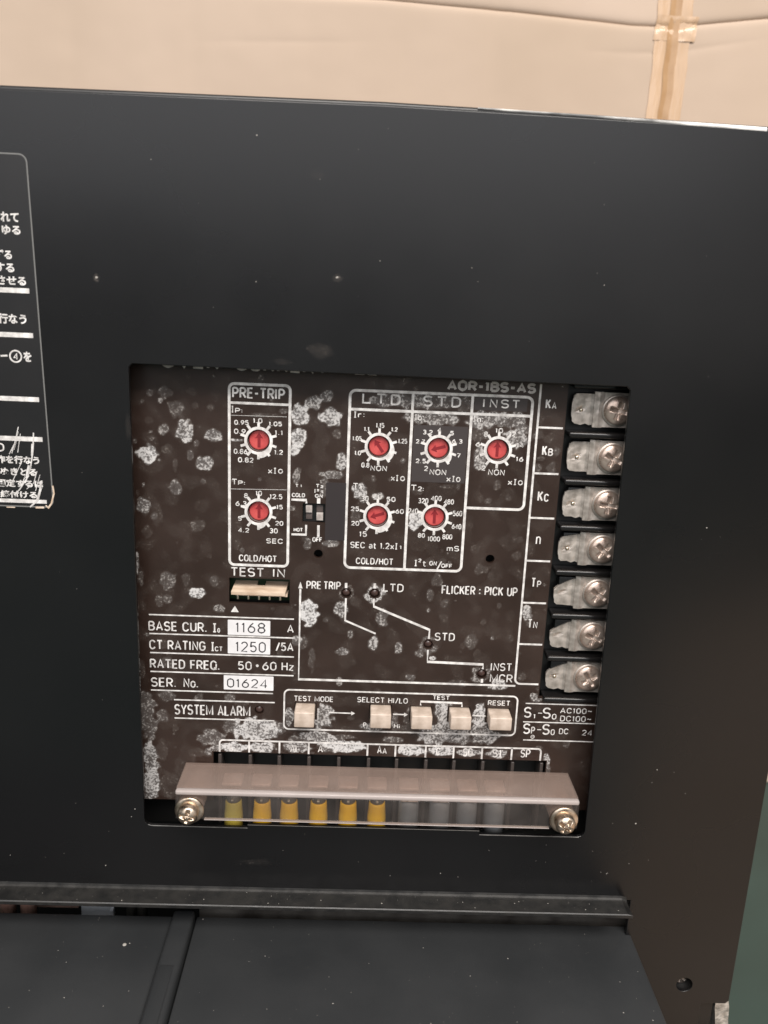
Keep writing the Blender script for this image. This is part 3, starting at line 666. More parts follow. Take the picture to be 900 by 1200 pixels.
wr(tA, [('|', 271, 274, 475.5, 483.5), ('P:', 275.5, 284, 478, 484), ('x|', 314, 324, 548, 555), ('o', 326, 331.5, 549.5, 555), ('T', 271.5, 278, 561, 568), ('P:', 279, 287, 563, 568.5), ('SEC', 312, 331.5, 631, 637), ('COLD/HOT', 280, 324.5, 650, 658.6)], .012)
tA.build('box_lettering', M['print'], face)
tA = MB(); tA.merge(strokes([Q(270.5, 486.5), Q(336, 488.5)], .12, PY)); tA.merge(strokes([Q(270.5, 572.8), Q(336, 574)], .14, PY)); tA.build('film_edge', M['dimprint'], face)

# LTD / STD / INST frame
fX0 = (Q(409, 490)[0]+Q(405, 640)[0])/2; fD1 = (Q(483, 490)[0]+Q(474.5, 650)[0])/2; fD2 = (Q(552, 480)[0]+Q(543, 640)[0])/2
fX1 = (Q(623, 490)[0]+Q(614.5, 580)[0])/2
fT = (Q(430, 456.5)[1]+Q(600, 466)[1])/2; fB = (Q(420, 665.5)[1]+Q(530, 669)[1])/2; fI = (Q(555, 595)[1]+Q(600, 597.3)[1])/2; fH = (Q(420, 478.5)[1]+Q(600, 488)[1])/2
def arc(cx, cz, r, a0, a1, n=6): return [(cx+r*math.cos(math.radians(a0+(a1-a0)*k/n)), cz+r*math.sin(math.radians(a0+(a1-a0)*k/n))) for k in range(n+1)]
rr = 1.6
fm = MB()
loop = arc(fX0+rr, fT-rr, rr, 180, 90)+arc(fX1-rr, fT-rr, rr, 90, 0)+arc(fX1-rr, fI+rr, rr, 0, -90)+[(fD2, fI)]
fm.merge(strokes(loop, LW, PY))
loop = [(fX0, fT-rr)]+arc(fX0+rr, fB+rr, rr, 180, 270)+arc(fD2-rr, fB+rr, rr, 270, 360)+[(fD2, fT)]
fm.merge(strokes(loop, LW, PY, .052)); fm.merge(strokes([(fD1, fT), (fD1, fB)], LW, PY, .056)); fm.merge(strokes([(fX0, fH), (fX1, fH)], LW, PY, .059))
wr(fm, [('L', 424.5, 435.5, 460.5, 473), ('T', 441, 452.3, 461, 473.7), ('D', 458, 469.7, 462, 475), ('S', 496, 507, 463.3, 476.6), ('T', 511.8, 523.5, 464.3, 477), ('D', 529, 540.3, 465, 477.8), ('I', 565.3, 568.8, 467, 477.5), ('N', 574, 583, 467.6, 478), ('S', 587, 596.5, 468, 478.6), ('T', 600, 609.5, 468.6, 479)], .004)
fm.build('ltd_std_inst_box', M['print'], face)
tA = MB()
wr(tA, [('|', 414.5, 418, 482, 489.5), ('r:', 419.5, 427, 484, 489.5), ('x|', 458, 467, 556.5, 563.5), ('o', 469, 474.5, 558, 563.7), ('T', 413.5, 420, 566, 573), ('1:', 421.5, 427, 568.5, 574), ('SEC at 1.2x|', 410.5, 466, 635.5, 643), ('1', 468, 470.3, 639, 643.6), ('COLD/HOT', 417, 461, 653.5, 662),
        ('|', 485.8, 489, 485.5, 492.5), ('b:', 490, 496.5, 485.5, 492.7), ('x|', 523, 533, 557.5, 564.5), ('o', 534.5, 539.5, 559, 564.8), ('T', 481.3, 488.5, 568, 575), ('2:', 489.5, 496.5, 570, 575.7), ('mS', 523.5, 538, 639.5, 646), ('|', 485.5, 489, 656, 663.5), ('2', 490, 493.8, 654.5, 659), ('t', 495, 499.5, 657, 664), ('ON', 503, 512, 657.5, 662.8), ('/', 511.5, 518, 657, 668), ('OFF', 517, 530, 660.5, 665.5),
        ('|', 554.3, 557.8, 487, 494.7), ('n:', 559, 566, 489.3, 495), ('x|', 595, 605.3, 561.3, 568.3), ('o', 607, 612.5, 562.8, 568.6)], .014)
tA.build('box_lettering', M['print'], face)

# dials
NUM = [
 [('0.95',274.5,291.5,492.3,498),('1.0',296.5,307.5,490,496),('1.05',315,330.5,494,499.5),('0.9',274.3,288,502.5,508.5),('1.1',322,331,504,510),('0.86',274,290,526,532),('1.2',321.5,331.5,527,533),('0.82',279,297,536,542)],
 [('8',286,290.6,578,583.7),('10',299.5,307,575,581),('12.5',316,331,579,585),('6.3',276,289,587,593),('15',324,331.5,591.5,597),('5',279,283.3,605,610.3),('20',322.5,332,610.5,616),('4.2',279,292,618.5,624),('30',316,325.5,619,625)],
 [('1.1',426.5,432.5,500,505.5),('1.15',440.5,450.5,495.5,501.5),('1.2',458.5,466,500.5,506),('1.05',413,424,511,516.5),('1.25',466.5,477.3,514,520),('1.0',415.5,423,528,533.5),('0.8',423.5,433,542,548),('NON',434,453.5,545.5,552)],
 [('30',423.5,432,581,587.3),('40',437,447.5,579,585),('50',453,463.5,582.3,588),('25',411,421,593.5,599),('60',463.3,473.3,596.5,602),('20',411.5,421,610.5,616),('15',421,430,622.5,629)],
 [('3.2',495.5,507,503.7,509.3),('4',512.5,517,501,506.7),('5',527.5,532,505,510.3),('2.7',487.3,498,514.7,520),('6.3',529.5,542,514.5,520),('7',535.3,539.7,531,536.5),('2.5',487,499.3,537.5,543),('2',497,501.5,546,552),('NON',503.3,523,550,556.7)],
 [('320',490,502,583.7,590),('400',505,517.5,581,587),('480',520,532,585,591),('240',478.3,490,595.5,602),('560',530.7,541.7,598.5,605),('640',529.3,540.7,614,620),('800',518.3,530,626,632),('1000',501,515.7,628.5,634.3),('80',489.7,498,624.7,630)],
 [('8',567,571.8,505.7,511.7),('10',580.5,589.5,501.7,507.5),('12',597,604.3,505.5,511.5),('14',605.5,614,519,524.7),('16',604.5,613.3,535,541),('6',557.3,563,517.7,523.3),('4',556.7,561.7,533,538.5),('2',564.3,569,545.5,551.5),('NON',572,591.5,550,557)]]
TK = math.radians(36)
def ring_mesh(wedge):
    m = plate([circ(0, 0, 16.3*K, 48), circ(0, 0, RH, 48)], -.05, -.01)
    for k in range(10):
        a = TK*k
        if wedge is None and k == 5: pass
        p = [(math.sin(a)*15.5*K, math.cos(a)*15.5*K), (math.sin(a)*21.5*K, math.cos(a)*21.5*K)]
        m.merge(strokes(p, 2.9*K, 0, .052))
    if wedge is not None:
        q = []
        a0, a1 = math.radians(wedge[0]), math.radians(wedge[1])
        n = 14; vs = []
        for k in range(n+1):
            a = a0+(a1-a0)*k/n; ro = 16+4.2*math.sin(math.pi*min(1, k/n*1.0)*.5+.1)
            if k == n: ro = 18
            for r_ in (15.5*K, ro*K): vs.append((math.sin(a)*r_, -.054, math.cos(a)*r_))
        m.add(vs, [(2*k, 2*k+1, 2*k+3, 2*k+2) for k in range(n)])
    return m
def knob_mesh():
    m = MB(); R = 11.6*K
    m.lathe_y(0, 0, [(R+.05, 2.6), (R, .35), (R-.18, .12), (R-.4, .1), (.05, .1)], 36, cap0=False, cap1=True); return m
def arrow_mesh():
    s = K
    pts = [(-1.7*s, -8.5*s), (1.7*s, -8.5*s), (1.7*s, 2.8*s), (4.4*s, 2.2*s), (0, 8.6*s), (-4.4*s, 2.2*s), (-1.7*s, 2.8*s)]
    return plate([pts], -.03, .06)
km = knob_mesh().mesh('knob', M['red']); am = arrow_mesh().mesh('arrow', M['arrow'])
wl = MB(); wl.lathe_y(0, 0, [(RH+.02, .0), (RH+.02, 1.15), (RH+.02, 4.2), (RH*.2, 4.2)], 36, cap0=False, cap1=False)
wellm = wl.mesh('knob_well', M['rim'])
for i, (x, y, ang, wd) in enumerate(DIALS):
    c = Q(x, y)
    d = place('dial', ring_mesh(wd).mesh('dial', M['print']), relay, (c[0], PY, c[1]))
    n = MB(); wr(n, NUM[i], .016); n.build('scale_numbers', M['print'], d)
    place('knob', km, d, (c[0], YF+1.05, c[1]))
    a = place('arrow', am, d, (c[0], YF+1.12, c[1])); a.rotation_euler = (0, math.radians(ang), 0)
    place('knob_well', wellm, d, (c[0], YF+.01, c[1]))

# the strip of print between boxes, dip switch
tA = MB()
wr(tA, [('T', 346, 350, 567, 571), ('1', 352, 353.6, 567.5, 571), ('COLD', 342, 357.5, 577.7, 582.6), ('T', 370, 374.5, 567, 571.5), ('2', 375.5, 379, 568.5, 572), ('|', 368, 370.3, 573, 577.5), ('2', 371, 374, 573, 576), ('t', 376, 379.5, 574, 578), ('ON', 369, 378.5, 579, 583.3), ('HOT', 344, 355, 618.5, 623), ('OFF', 366, 377.5, 629.5, 635)], .012)
pr(tA, [(341.5, 585.3), (359, 586), (359, 589.8)], 2.4*K); pr(tA, [(341.5, 626), (358.5, 626.5), (358.8, 615)], 2.4*K); pr(tA, [(373.5, 583.8), (373.4, 590)], 4*K); pr(tA, [(373.2, 615.5), (373, 629)], 3*K)
tA.build('switch_lettering', M['print'], face)
ds = MB(); ds.box(sw0+.05, sw1-.05, YF+1.4, YF+5, swb+.05, swt-.05)
M['sliderl'] = grain(mat('worn_slider', (.42,.38,.35), .45), (.33,.29,.27), (.52,.48,.45), 900); M['sliderd'] = mat('dark_slider', (.09,.07,.065), .5)
dip = ds.build('dip_switch', M['black'], relay)
for a, b_, t, bo, k in ((358.6, 366, 591.6, 600, 'sliderl'), (358.6, 366, 600.4, 608.4, 'sliderd'), (371, 378.8, 592, 600, 'sliderd'), (371, 378.8, 600.4, 609.3, 'sliderl')):
    q = MB(); q.bbox(P(a, t, YF+1)[0], P(b_, t, YF+1)[0], YF+(.5 if k == 'sliderl' else 1.15), YF+1.5, P(a, bo, YF+1)[1], P(a, t, YF+1)[1], .08); q.build('slider', M[k], dip)
# TEST IN connector
tA = MB(); wr(tA, [('TEST', 270.3, 309.5, 665, 675.7), ('IN', 320, 334, 666.5, 676.5)], .010)
tA.merge(plate([[Q(270.5, 717), Q(279.8, 717.3), Q(275.3, 709.8)]], PY-.05, PY-.01)); tA.build('test_in_lettering', M['print'], face)
cn = MB(); zc = (twb+twt)/2
cb = MB()
cx0, cx1 = tw0[0]+.7, tw1[0]-.55
zt = Q(304, 693)[1]
cb.bbox(cx0, cx1, YF-1.2, YF+.4, zt-.25, zt+.1, .1)
cb.box(cx0+.9, cx1-.05, YF+.4, YF+6.2, zt-2.6, zt+1.4)
top = MB(); n0 = (cx0+cx1)/2
# hood of the connector: a slab sloping back into the relay, notched at its back edge
hoodv = [(cx0, YF-.9, zt), (cx1-.7, YF-.9, zt), (cx1-.1, YF+4.8, zt+1.5), (n0+1.35, YF+4.8, zt+1.5), (n0+1.2, YF+2.6, zt+.95), (n0-1.05, YF+2.6, zt+.95), (n0-1.0, YF+4.8, zt+1.5), (cx0+.5, YF+4.8, zt+1.5)]
hv = hoodv+[(x, y, z-.9) for x, y, z in hoodv]; n = len(hoodv)
hf = [tuple(range(n)), tuple(range(2*n-1, n-1, -1))]+[(k, (k+1) % n, n+(k+1) % n, n+k) for k in range(n)]
top.add(hv, hf)
conn = top.build('test_connector', M['conn'], relay)
cb2 = MB(); cb2.box(cx0+1.0, cx1-.1, YF+.2, YF+4.6, zt-1.5, zt-.9); cb2.build('connector_housing', M['conn'], conn)
for k in range(5):
    xx = cx0+1.7+k*(cx1-cx0-2.6)/4.4
    q = MB(); q.bbox(xx-.28, xx+.28, YF-.2, YF+.5, zt-2.5, zt-1.3, .12); q.build('pin', M['pin'], conn)
pb = MB(); pb.box(tw0[0]-.4, tw1[0]+.4, YF+4.9, YF+5.8, twb-.5, twt+.4); pb.build('circuit_board', M['pcb'], conn)
for xx, zz in ((.28, .35), (.62, .45), (.75, .2), (.1, .3)):
    q = MB(); X = tw0[0]+(tw1[0]-tw0[0])*xx; q.lathe_y(X, twb+zz+.5, [(.5, YF+4.9), (.42, YF+4.5), (.1, YF+4.35)], 10); q.build('solder_dot', M['pin'], conn)

# ratings block
RB = [((174.5, 720.5), (344.5, 725)), ((175, 742.8), (344.5, 747)), ((176, 765.3), (344.5, 769)), ((176.4, 787.5), (344, 790.8)), ((177, 809), (320, 812)), ((204, 820), (322, 823)), ((204.7, 842), (321.5, 843.8))]
tA = MB()
for a, b_ in RB:
    A, B = Q(*a), Q(*b_); z = (A[1]+B[1])/2; tA.merge(strokes([(A[0], z), (B[0], z)], 1.7*K, PY))
wr(tA, [('BASE CUR.', 174, 242, 728.5, 739.8), ('|', 249, 254, 730.2, 741), ('o', 254.7, 258, 736, 741.2), ('A', 336.5, 344.3, 732, 741.5), ('CT RATING', 175, 241, 750.5, 761.7), ('|', 247, 251.3, 752.3, 763), ('CT', 251.8, 261, 757.5, 763.2), ('/5A', 323, 344, 752.5, 763.5), ('RATED FREQ.', 175.7, 257, 773, 784.3), ('50', 279, 295, 775, 785), ('60', 307.5, 324, 775.5, 785.5), ('Hz', 330, 344.3, 776, 786), ('SER.', 177, 206, 794, 805), ('No.', 215, 232, 794.7, 805.7), ('SYSTEM ALARM', 204.5, 293.5, 826.2, 838.4)], .004)
c0 = Q(301.5, 780); tA.merge(plate([circ(*c0, .42, 14)], PY-.05, PY-.01))
tA.build('ratings_lettering', M['print'], face)
for a, b_, t, bo, s, x0, x1, y0, y1 in ((267, 316.7, 726.9, 744.4, '1168', 276, 311, 729.5, 741.8), (267, 316.7, 748, 766.2, '1250', 276, 311.5, 752, 764.3), (262.3, 320.5, 792, 808.5, '01624', 266, 313.5, 795.5, 806.2)):
    v = sheet('value_label', a, b_, t, bo, M['value'], .10, .02, face)
    q = MB(); text(q, s, x0, x1, y0, y1, YF-.10, w=1.5, h=.02); q.build('typed_number', M['ink'], v)

# trip curve graph
tA = MB(); AX = (Q(352.3, 690)[0]+Q(349.7, 790)[0])/2; AZ = (Q(350, 797)[1]+Q(604, 802.5)[1])/2
tA.merge(strokes([(AX, Q(352, 690)[1]), (AX, AZ), (Q(604, 802)[0], AZ)], 2.4*K, PY))
tz = Q(352, 681.5)[1]; tA.merge(plate([[(AX-.62, tz-2.0), (AX+.62, tz-2.0), (AX, tz)]], PY-.05, PY-.01))
pr(tA, [(405.4, 701), (404.4, 727), (440.2, 742.5)], 2.2*K); pr(tA, [(405.6, 683), (405.6, 689)], 3*K); pr(tA, [(439.3, 683.5), (439.2, 689.5)], 3*K)
pr(tA, [(438.2, 701.5), (438, 710.6), (503.4, 738), (502.6, 748.5)], 2.4*K); pr(tA, [(501.4, 761.5), (500.8, 775.4), (566.2, 778.6), (565.6, 784)], 2.4*K); pr(tA, [(564.8, 795.5), (564.6, 800)], 3*K)
wr(tA, [('PRE', 359, 376.5, 680.8, 690.3), ('TRIP', 379, 399.3, 681.3, 691), ('LTD', 449, 473, 684, 693.5), ('FLICKER : PICK UP', 517.5, 606.5, 687, 697.5), ('STD', 509.5, 533, 741.5, 751), ('INST', 575, 600, 777, 786.3), ('MCR', 574, 600.7, 790, 799.7)], .006)
tA.build('trip_curve_print', M['print'], face)
for l in LEDS:
    c = Q(*l); q = MB(); q.lathe_y(c[0], c[1], [(5.5*K, YF+1.25), (5.5*K, YF+1.0), (4.6*K, YF+.55), (2.6*K, YF+.2), (.05, YF+.08)], 20)
    q.build('indicator_lens', M['led'], relay)
# button row
tA = MB()
bX0 = Q(332, 835)[0]; bX1 = Q(606, 838)[0]; bZ1 = (Q(345, 807.5)[1]+Q(595, 815)[1])/2; bZ0 = (Q(340, 854.5)[1]+Q(595, 863)[1])/2
tA = plate(frame_loops(bX0, bX1, bZ0, bZ1, 2*K, 1.7), PY-.05, PY-.01)
wr(tA, [('TEST MODE', 344.5, 390.6, 815.7, 822), ('SELECT HI/LO', 418.6, 478, 817, 824), ('TEST', 507, 527, 814.9, 820.2), ('RESET', 571.7, 598, 820.8, 826.8), ('P', 425.5, 429.5, 846.5, 852), ('Hi', 461.5, 468.5, 848, 853.5)], .008)
pr(tA, [(493, 826.5), (492.8, 821.9), (541.3, 823.9), (541.2, 828.5)], 2*K)
for a, b_ in (((385.4, 834.8), (412, 835.8)), ((460.5, 836.8), (474, 837.3)), ((553.5, 838.4), (566, 838.9))):
    pr(tA, [a, b_], 1.7*K); tA.merge(plate([[Q(b_[0]-.5, b_[1]-2.3), Q(b_[0]+4, b_[1]+.1), Q(b_[0]-.5, b_[1]+2.5)]], PY-.05, PY-.01))
tA.build('button_row_print', M['print'], face)
for X0, X1, Z0, Z1 in bt:
    q = MB(); q.bbox(X0, X1, YF-BD, YF+3, Z0, Z1, .35, seg=3); q.build('push_button', M['cream'], relay)

# terminal names on the right
tA = MB(); cX = (Q(631.5, 480)[0]+Q(606, 770)[0])/2; cB = Q(618, 801.5)[1]; rr = 1.5
eX = faceR-.5
tA.merge(strokes([(cX, Q(632, 450)[1])]+arc(cX+rr, cB+rr, rr, 180, 270)+[(eX, cB)], 2.4*K, PY))
for a, b_ in (((631, 500.7), (660, 502)), ((625, 554.5), (655, 555.6)), ((621, 606.7), (650, 607.6)), ((616, 656.8), (645, 657.9)), ((612, 706), (640, 707.1)), ((608.4, 754.5), (636, 755.5))):
    z = (Q(*a)[1]+Q(*b_)[1])/2; tA.merge(strokes([(cX, z), (eX, z)], 2.3*K, PY))
wr(tA, [('K', 639.5, 645.8, 467.5, 479), ('A', 646.8, 652.3, 471, 479.4), ('K', 635.3, 641.3, 522, 533.8), ('B', 642.3, 648, 525.5, 534.3), ('K', 630, 636.5, 575.3, 587.5), ('C', 637.5, 643, 578.5, 588), ('n', 628, 633.7, 628.5, 638), ('T', 622.5, 628, 677, 688), ('P', 629.3, 634, 680.5, 688.4), ('T', 618.3, 623.8, 725.3, 736), ('N', 624.8, 629.8, 728.3, 736.2)], .002)
tA.build('terminal_names', M['print'], face)
tA = MB()
for a, b_ in (((616, 824), (694, 826.5)), ((613, 845.3), (692, 848.3)), ((613, 866.5), (691, 869.5))):
    A, B = Q(*a), Q(*b_); z = (A[1]+B[1])/2; tA.merge(strokes([(A[0], z), (B[0]+3, z)], 1.5*K, PY))
wr(tA, [('S', 614, 622.8, 828.3, 841), ('1', 624.8, 627, 836.5, 842), ('-', 630, 635.7, 834.6, 836.6), ('S', 636, 645.5, 829, 842), ('0', 646.7, 652, 836.5, 843), ('AC100~', 656.5, 694, 829.8, 836.3), ('DC100~', 656.3, 693, 839, 845.7), ('S', 613, 621.5, 847.5, 860), ('P', 622.3, 626.8, 851.5, 860), ('-', 629, 634.7, 854, 856), ('S', 635.5, 644.3, 848.3, 861), ('0', 645.3, 650, 854.5, 861.3), ('DC', 655, 666, 853.6, 860.3), ('24', 682, 694, 855.3, 862)], .006)
c0 = Q(624, 863.3); tA.merge(plate([circ(*c0, .62, 18), circ(*c0, .42, 18)], PY-.05, PY-.01)); tA.merge(strokes([(c0[0]-.5, c0[1]), (c0[0]+.5, c0[1])], .18, PY))
tA.build('supply_lettering', M['print'], face)
tA = MB(); wr(tA, [('AOR-1BS-AS', 524, 628.5, 447, 459.5)], 2.9); tA.build('title_lettering', M['dimprint'], face); tA = MB(); wr(tA, [('OVER', 189, 257, 416.8, 431.9), ('CURRENT', 276, 385, 420.8, 436.5), ('RELAY', 400, 478, 424, 440)], 3.0)
tA.build('title_lettering', M['print'], face)
# bottom name row
tA = MB(); rT = (Q(265, 868.8)[1]+Q(625, 875.6)[1])/2; rL = Q(257.5, 878)[0]; rR = Q(633.5, 884)[0]
tA.merge(strokes([(rL, slot_t+.1)]+arc(rL+1, rT-1, 1, 180, 90)+arc(rR-1, rT-1, 1, 90, 0)+[(rR, slot_t+.1)], 2.2*K, PY))
for x in (292, 327.5, 361.8, 430.7, 463.5, 499, 531.8, 565.2, 600): tA.merge(strokes([(Q(x, 877)[0], rT), (Q(x, 877)[0], slot_t+.1)], 2.2*K, PY))
wr(tA, [('A', 268, 273.5, 872, 880), ('AL', 340, 350.5, 873, 881.5), ('A', 372.5, 378.5, 873, 881.7), ('A', 442, 447.5, 873.5, 883), ('A', 448.3, 453.3, 876.5, 883.3), ('C', 511, 516, 876, 885), ('SO', 542.5, 554, 876.5, 886.5), ('S1', 577, 587, 878, 887.5), ('SP', 610, 621.5, 878, 887.7)], .006)
tA.build('terminal_row_print', M['print'], face)

# ------------------------------------------------------------------ screw terminal block on the right
tbase = YF+4.5
TBX0 = faceR+.1; TBX1 = OX1+9
blk = empty('terminal_block', (TBX0+10, tbase, tb_bot))
tag(blk, 'black terminal block with seven tinned tabs at the right edge of the opening', 'terminal block')
q = MB(); q.box(TBX0, TBX1, tbase, tbase+25, tb_bot+.2, faceT-1); q.build('block_body', M['black'], blk)
SCR = [(725.5, 480.5), (719, 539.5), (713, 590.5), (706.5, 645), (700, 696), (695, 746.5), (688.5, 795)]
ZS = [P(x, y, YF)[1] for x, y in SCR]
# regular pitch down the block
k_ = np.arange(7); pc = np.polyfit(k_, ZS, 1); ZS = [float(np.polyval(pc, k)) for k in k_]
pitch = -pc[0]
sxm = np.mean([P(x, y, YF)[0] for x, y in SCR])
TABL = np.mean([P(669, 480, YF+1)[0], P(660, 593, YF+1)[0], P(654, 644, YF+1)[0], P(641.5, 795, YF+1)[0]])
heads = [heightfield_head(16.4*K, 1.35, 9.0*K, 1.1, r_).mesh('terminal_screw', M['steel']) for r_ in (.25, .5, .15, .75, .62, .4, 1.0)]
def tab_mesh(v):
    # stations: x from the tab's tip to behind the screw, half height, depth offset
    R_ = random.Random(v)
    h1, h2 = 17.6*K, 20.5*K
    L = sxm-TABL
    st_ = [(0, h1*.66, .9), (.35, h1*.84, .85), (1.0, h1*.98, .75), (L*.40, h1, .45), (L*.46, h1*1.0, .1), (L*.47, h2, -.05), (L*.58, h2, -.35), (L*.66, h2*1.0, -.1), (L*.7, h2*.97, .0), (L*1.15, h2*.97, .0), (L*1.5, h2*.97, .0)]
    ny = 8; vs = []; fs = []; cut = (0, .05, .22, .3, .75, .8, .7)[v]
    st_.insert(3, (L*.22, h1, .62)); st_.insert(4, (L*.32, h1, .52))
    for (x, hh, dy) in st_:
        for j in range(ny+1):
            t = -1+2*j/ny; hx = hh
            if t > 0 and x < L*.45: hx = hh*(1-cut*(1-x/(L*.45))); 
            if t < 0 and L*.2 < x < L*.45: hx = hh*(1+.06*math.sin(x*3+v))
            yy = dy+.035*R_.uniform(-1, 1)
            if x < L*.4: yy += .35*math.exp(-((x-L*.2)**2+(t*hh+.2)**2)/.5) 
            vs.append((x+(.05*R_.uniform(-1, 1) if x > 0 else .3*abs(t)**4), yy, t*hx))
    n = len(st_)
    for i in range(n-1):
        for j in range(ny): a = i*(ny+1)+j; fs.append((a, a+1, a+ny+2, a+ny+1))
    o = len(vs); vs += [(x, y+.8, z) for x, y, z in vs]
    fs += [tuple(q+o for q in f[::-1]) for f in list(fs)]
    for j in range(ny): fs.append((j, j+1, o+j+1, o+j))
    for i in range(n-1):
        for j in (0, ny): a = i*(ny+1)+j; fs.append((a, a+ny+1, o+a+ny+1, o+a))
    m = MB(); m.add(vs, fs, 0, False); return m
for i, z in enumerate(ZS):
    q = MB(); q.bbox(TABL+1.2, TBX1, YF+1.9, tbase-.02, z-18*K, z+18*K, .2); 
    t = q.build('terminal', M['black'], blk)
    place('tab', tab_mesh(i).mesh('tab', M['tin']), t, (TABL, YF+.8, z))
    if i in (0, 1, 2, 3, 6):
        dm = MB(); dm.lathe_y(0, 0, [(.55, .25), (.5, .02), (.3, -.12), (.05, -.15)], 14); place('dimple', dm.mesh('dimple', M['pin']), t, (TABL+2.5+.15*(i % 3), YF+1.2, z-.3))
    ws = MB(); ws.lathe_y(0, 0, [(18.4*K, .0), (18.6*K, -.25), (17.8*K, -.45), (9*K, -.45)], 36)
    place('washer', ws.mesh('washer', M['tin']), t, (sxm, YF+.78, z))
    place('terminal_screw', heads[i], t, (sxm, YF+.36, z))
for i in range(8):
    z = ZS[0]+pitch*.5-i*pitch-.35
    if i == 0: z += .3
    q = MB(); q.bbox(TBX0+1.1, TBX1, YF-.9, tbase-.01, z-.75, z+.75, .55, seg=4); q.build('barrier', M['gloss'], blk)

# ------------------------------------------------------------------ lower terminal strip, wires and its clear cover
YS = YF+3.0
strip = empty('terminal_strip', (0, YS, OZ0-6))
tag(strip, 'black terminal strip along the bottom of the opening, under the clear cover', 'terminal strip')
q = MB(); q.box(faceL+2, OX1+6, YS+3, YS+26, OZ0-8, slot_t+3); q.build('strip_body', M['black'], strip)
M['clampm'] = grain(mat('dull_nickel_clamp', (.55,.47,.43), .4, .2), (.20,.165,.15), (.38,.33,.30), 240)
M['ribm'] = mat('smoky_rib', (.045,.037,.034), .35)
for x in (256, 291.5, 325.5, 360.5, 395.5, 430.5, 463.5, 498, 531, 565, 600, 634):
    X = Q(x+1.5, 890)[0]; q = MB(); q.bbox(X-.5, X+.5, YF+.2, YS+2.98, OZ0-4, slot_t-.95, .15); q.build('rib', M['ribm'], strip)
WZ = Q(450, 925)[1]
WIRES = [(272.5, 'olive', 'dull olive yellow sleeved wire end, leftmost behind the clear cover'), (306.4, 'yellow', 'yellow wire sleeve between the dull olive one and the third sleeve'), (338.3, 'yellow', 'bright yellow wire sleeve third from the left screw'), (373, 'yellow', 'bright yellow wire sleeve fourth from the left screw'), (408, 'yellow', 'bright yellow wire sleeve fifth from the left screw'), (442, 'yellow', 'yellow wire sleeve beside the first grey sleeve'),
         (479.5, 'grey', 'grey wire sleeve beside the last yellow one'), (516, 'grey', 'grey wire sleeve second of the four grey ones from the left'), (548.5, 'grey', 'pale grey wire sleeve third of the four grey ones'), (581, 'grey', 'grey wire sleeve farthest right, hanging into the notch below')]
for i, (x, kind, labl) in enumerate(WIRES):
    yw = 4.2
    X = P(x, 945, yw)[0]; zt = P(x, 938+.012*(x-270), yw)[1]; zb = OZ0-4.5
    w = MB(); r_ = 12.4*(K*.97) if kind != 'grey' else 13.4*K*.97
    yc = 3.6+r_
    if kind == 'grey':
        w.lathe_z(X, yc, [(r_*.80, zt+.3), (r_*.95, zt-.4), (r_, zt-1.6), (r_*1.02, zb)], 22)
    else:
        z2 = zt-1.4
        w.lathe_z(X, yc, [(r_*.78, z2+.25), (r_*.86, z2), (r_*.9, z2-2), (r_*.98, z2-4.5), (r_*1.02, zb)], 22)
    o = w.build('sleeved_wire', M['greysl' if kind == 'grey' else kind])
    tag(o, labl, 'wire', 'sleeved wires behind the clear cover')
    t = MB()
    if kind == 'grey':
        t.bbox(X-r_*.85, X+r_*.85, yc-r_*1.0, yc+r_*.5, zt+.35, zt+1.1, .3); mt_ = 'cream'
        t.build('lug', M['steel'], o)
    else:
        t.lathe_z(X, yc, [(r_*.6, zt+1.9), (r_*.78, zt+1.4), (r_*.78, zt-.4), (r_*.72, zt-1.3)], 18); t.build('lug', M['greymetal'], o)
        t = MB(); t.bbox(X-.45, X+.35, yc-r_*1.0, yc-r_*.6, zt-.1, zt+.5, .15); t.build('crimp_tip', M['pin'], o)
# clear cover
CLAMPX = []
CY1 = YF-.4
bk_l = P(217, 893, CY1); bk_r = P(669, 906.5, CY1)
ctz = (P(300, 894.5, CY1)[1]+P(600, 904.5, CY1)[1])/2
# front depth: where the top plane meets the front edge line
CY0 = (PZ(300, 929.5, ctz)[1]+PZ(600, 937, ctz)[1])/2
cL = (P(206, 940, CY0)[0]+bk_l[0])/2; cR = (P(675.5, 945, CY0)[0]+bk_r[0])/2
cbz = (P(300, 962.5, CY0)[1]+P(600, 969, CY0)[1])/2
th = 1.1
for x, *_ in WIRES:
    X = P(x, 915, 3)[0]; q = MB(); q.bbox(X-2.9, X+2.9, 1.0, 7.0, ctz-3.6, ctz-2.6, .45); q.build('clamp', M['clampm'], strip)
cc = MB()
cov = empty('clear_terminal_cover', ((cL+cR)/2, CY0, cbz))
tag(cov, 'smoky clear plastic cover bar over the terminal strip, held by two screws', 'clear cover')
q = MB(); q.bbox(cL, cR, CY0+th+.76, CY1, ctz-th, ctz, .18); q.build('top_face', M['clear_top'], cov)
q = MB(); q.bbox(cL, cR, CY0, CY0+th-.01, cbz, ctz-th*1.31, .2); q.build('front_face', M['clear_front'], cov)
q = MB(); q.bbox(cL+.02, cR-.02, CY0-.02, CY0+th+.75, ctz-th*1.3, ctz+.02, .45); q.build('front_edge', M['clear_edge'], cov)
q = MB(); q.bbox(cL+8, cR-8, CY0+.02, CY0+th-.03, cbz-.25, cbz-.01, .08); q.build('lower_edge', M['clear_edge'], cov)
for X in (cL, cR-th): 
    q = MB(); q.bbox(X+.01, X+th-.01, CY0+th+.80, CY1, cbz+.5, ctz-th-.01, .15); q.build('end_wall', M['clear_front'], cov)
bosses = (P(222, 950, CY0), P(660.5, 959, CY0))
bz = (bosses[0][1]+bosses[1][1])/2
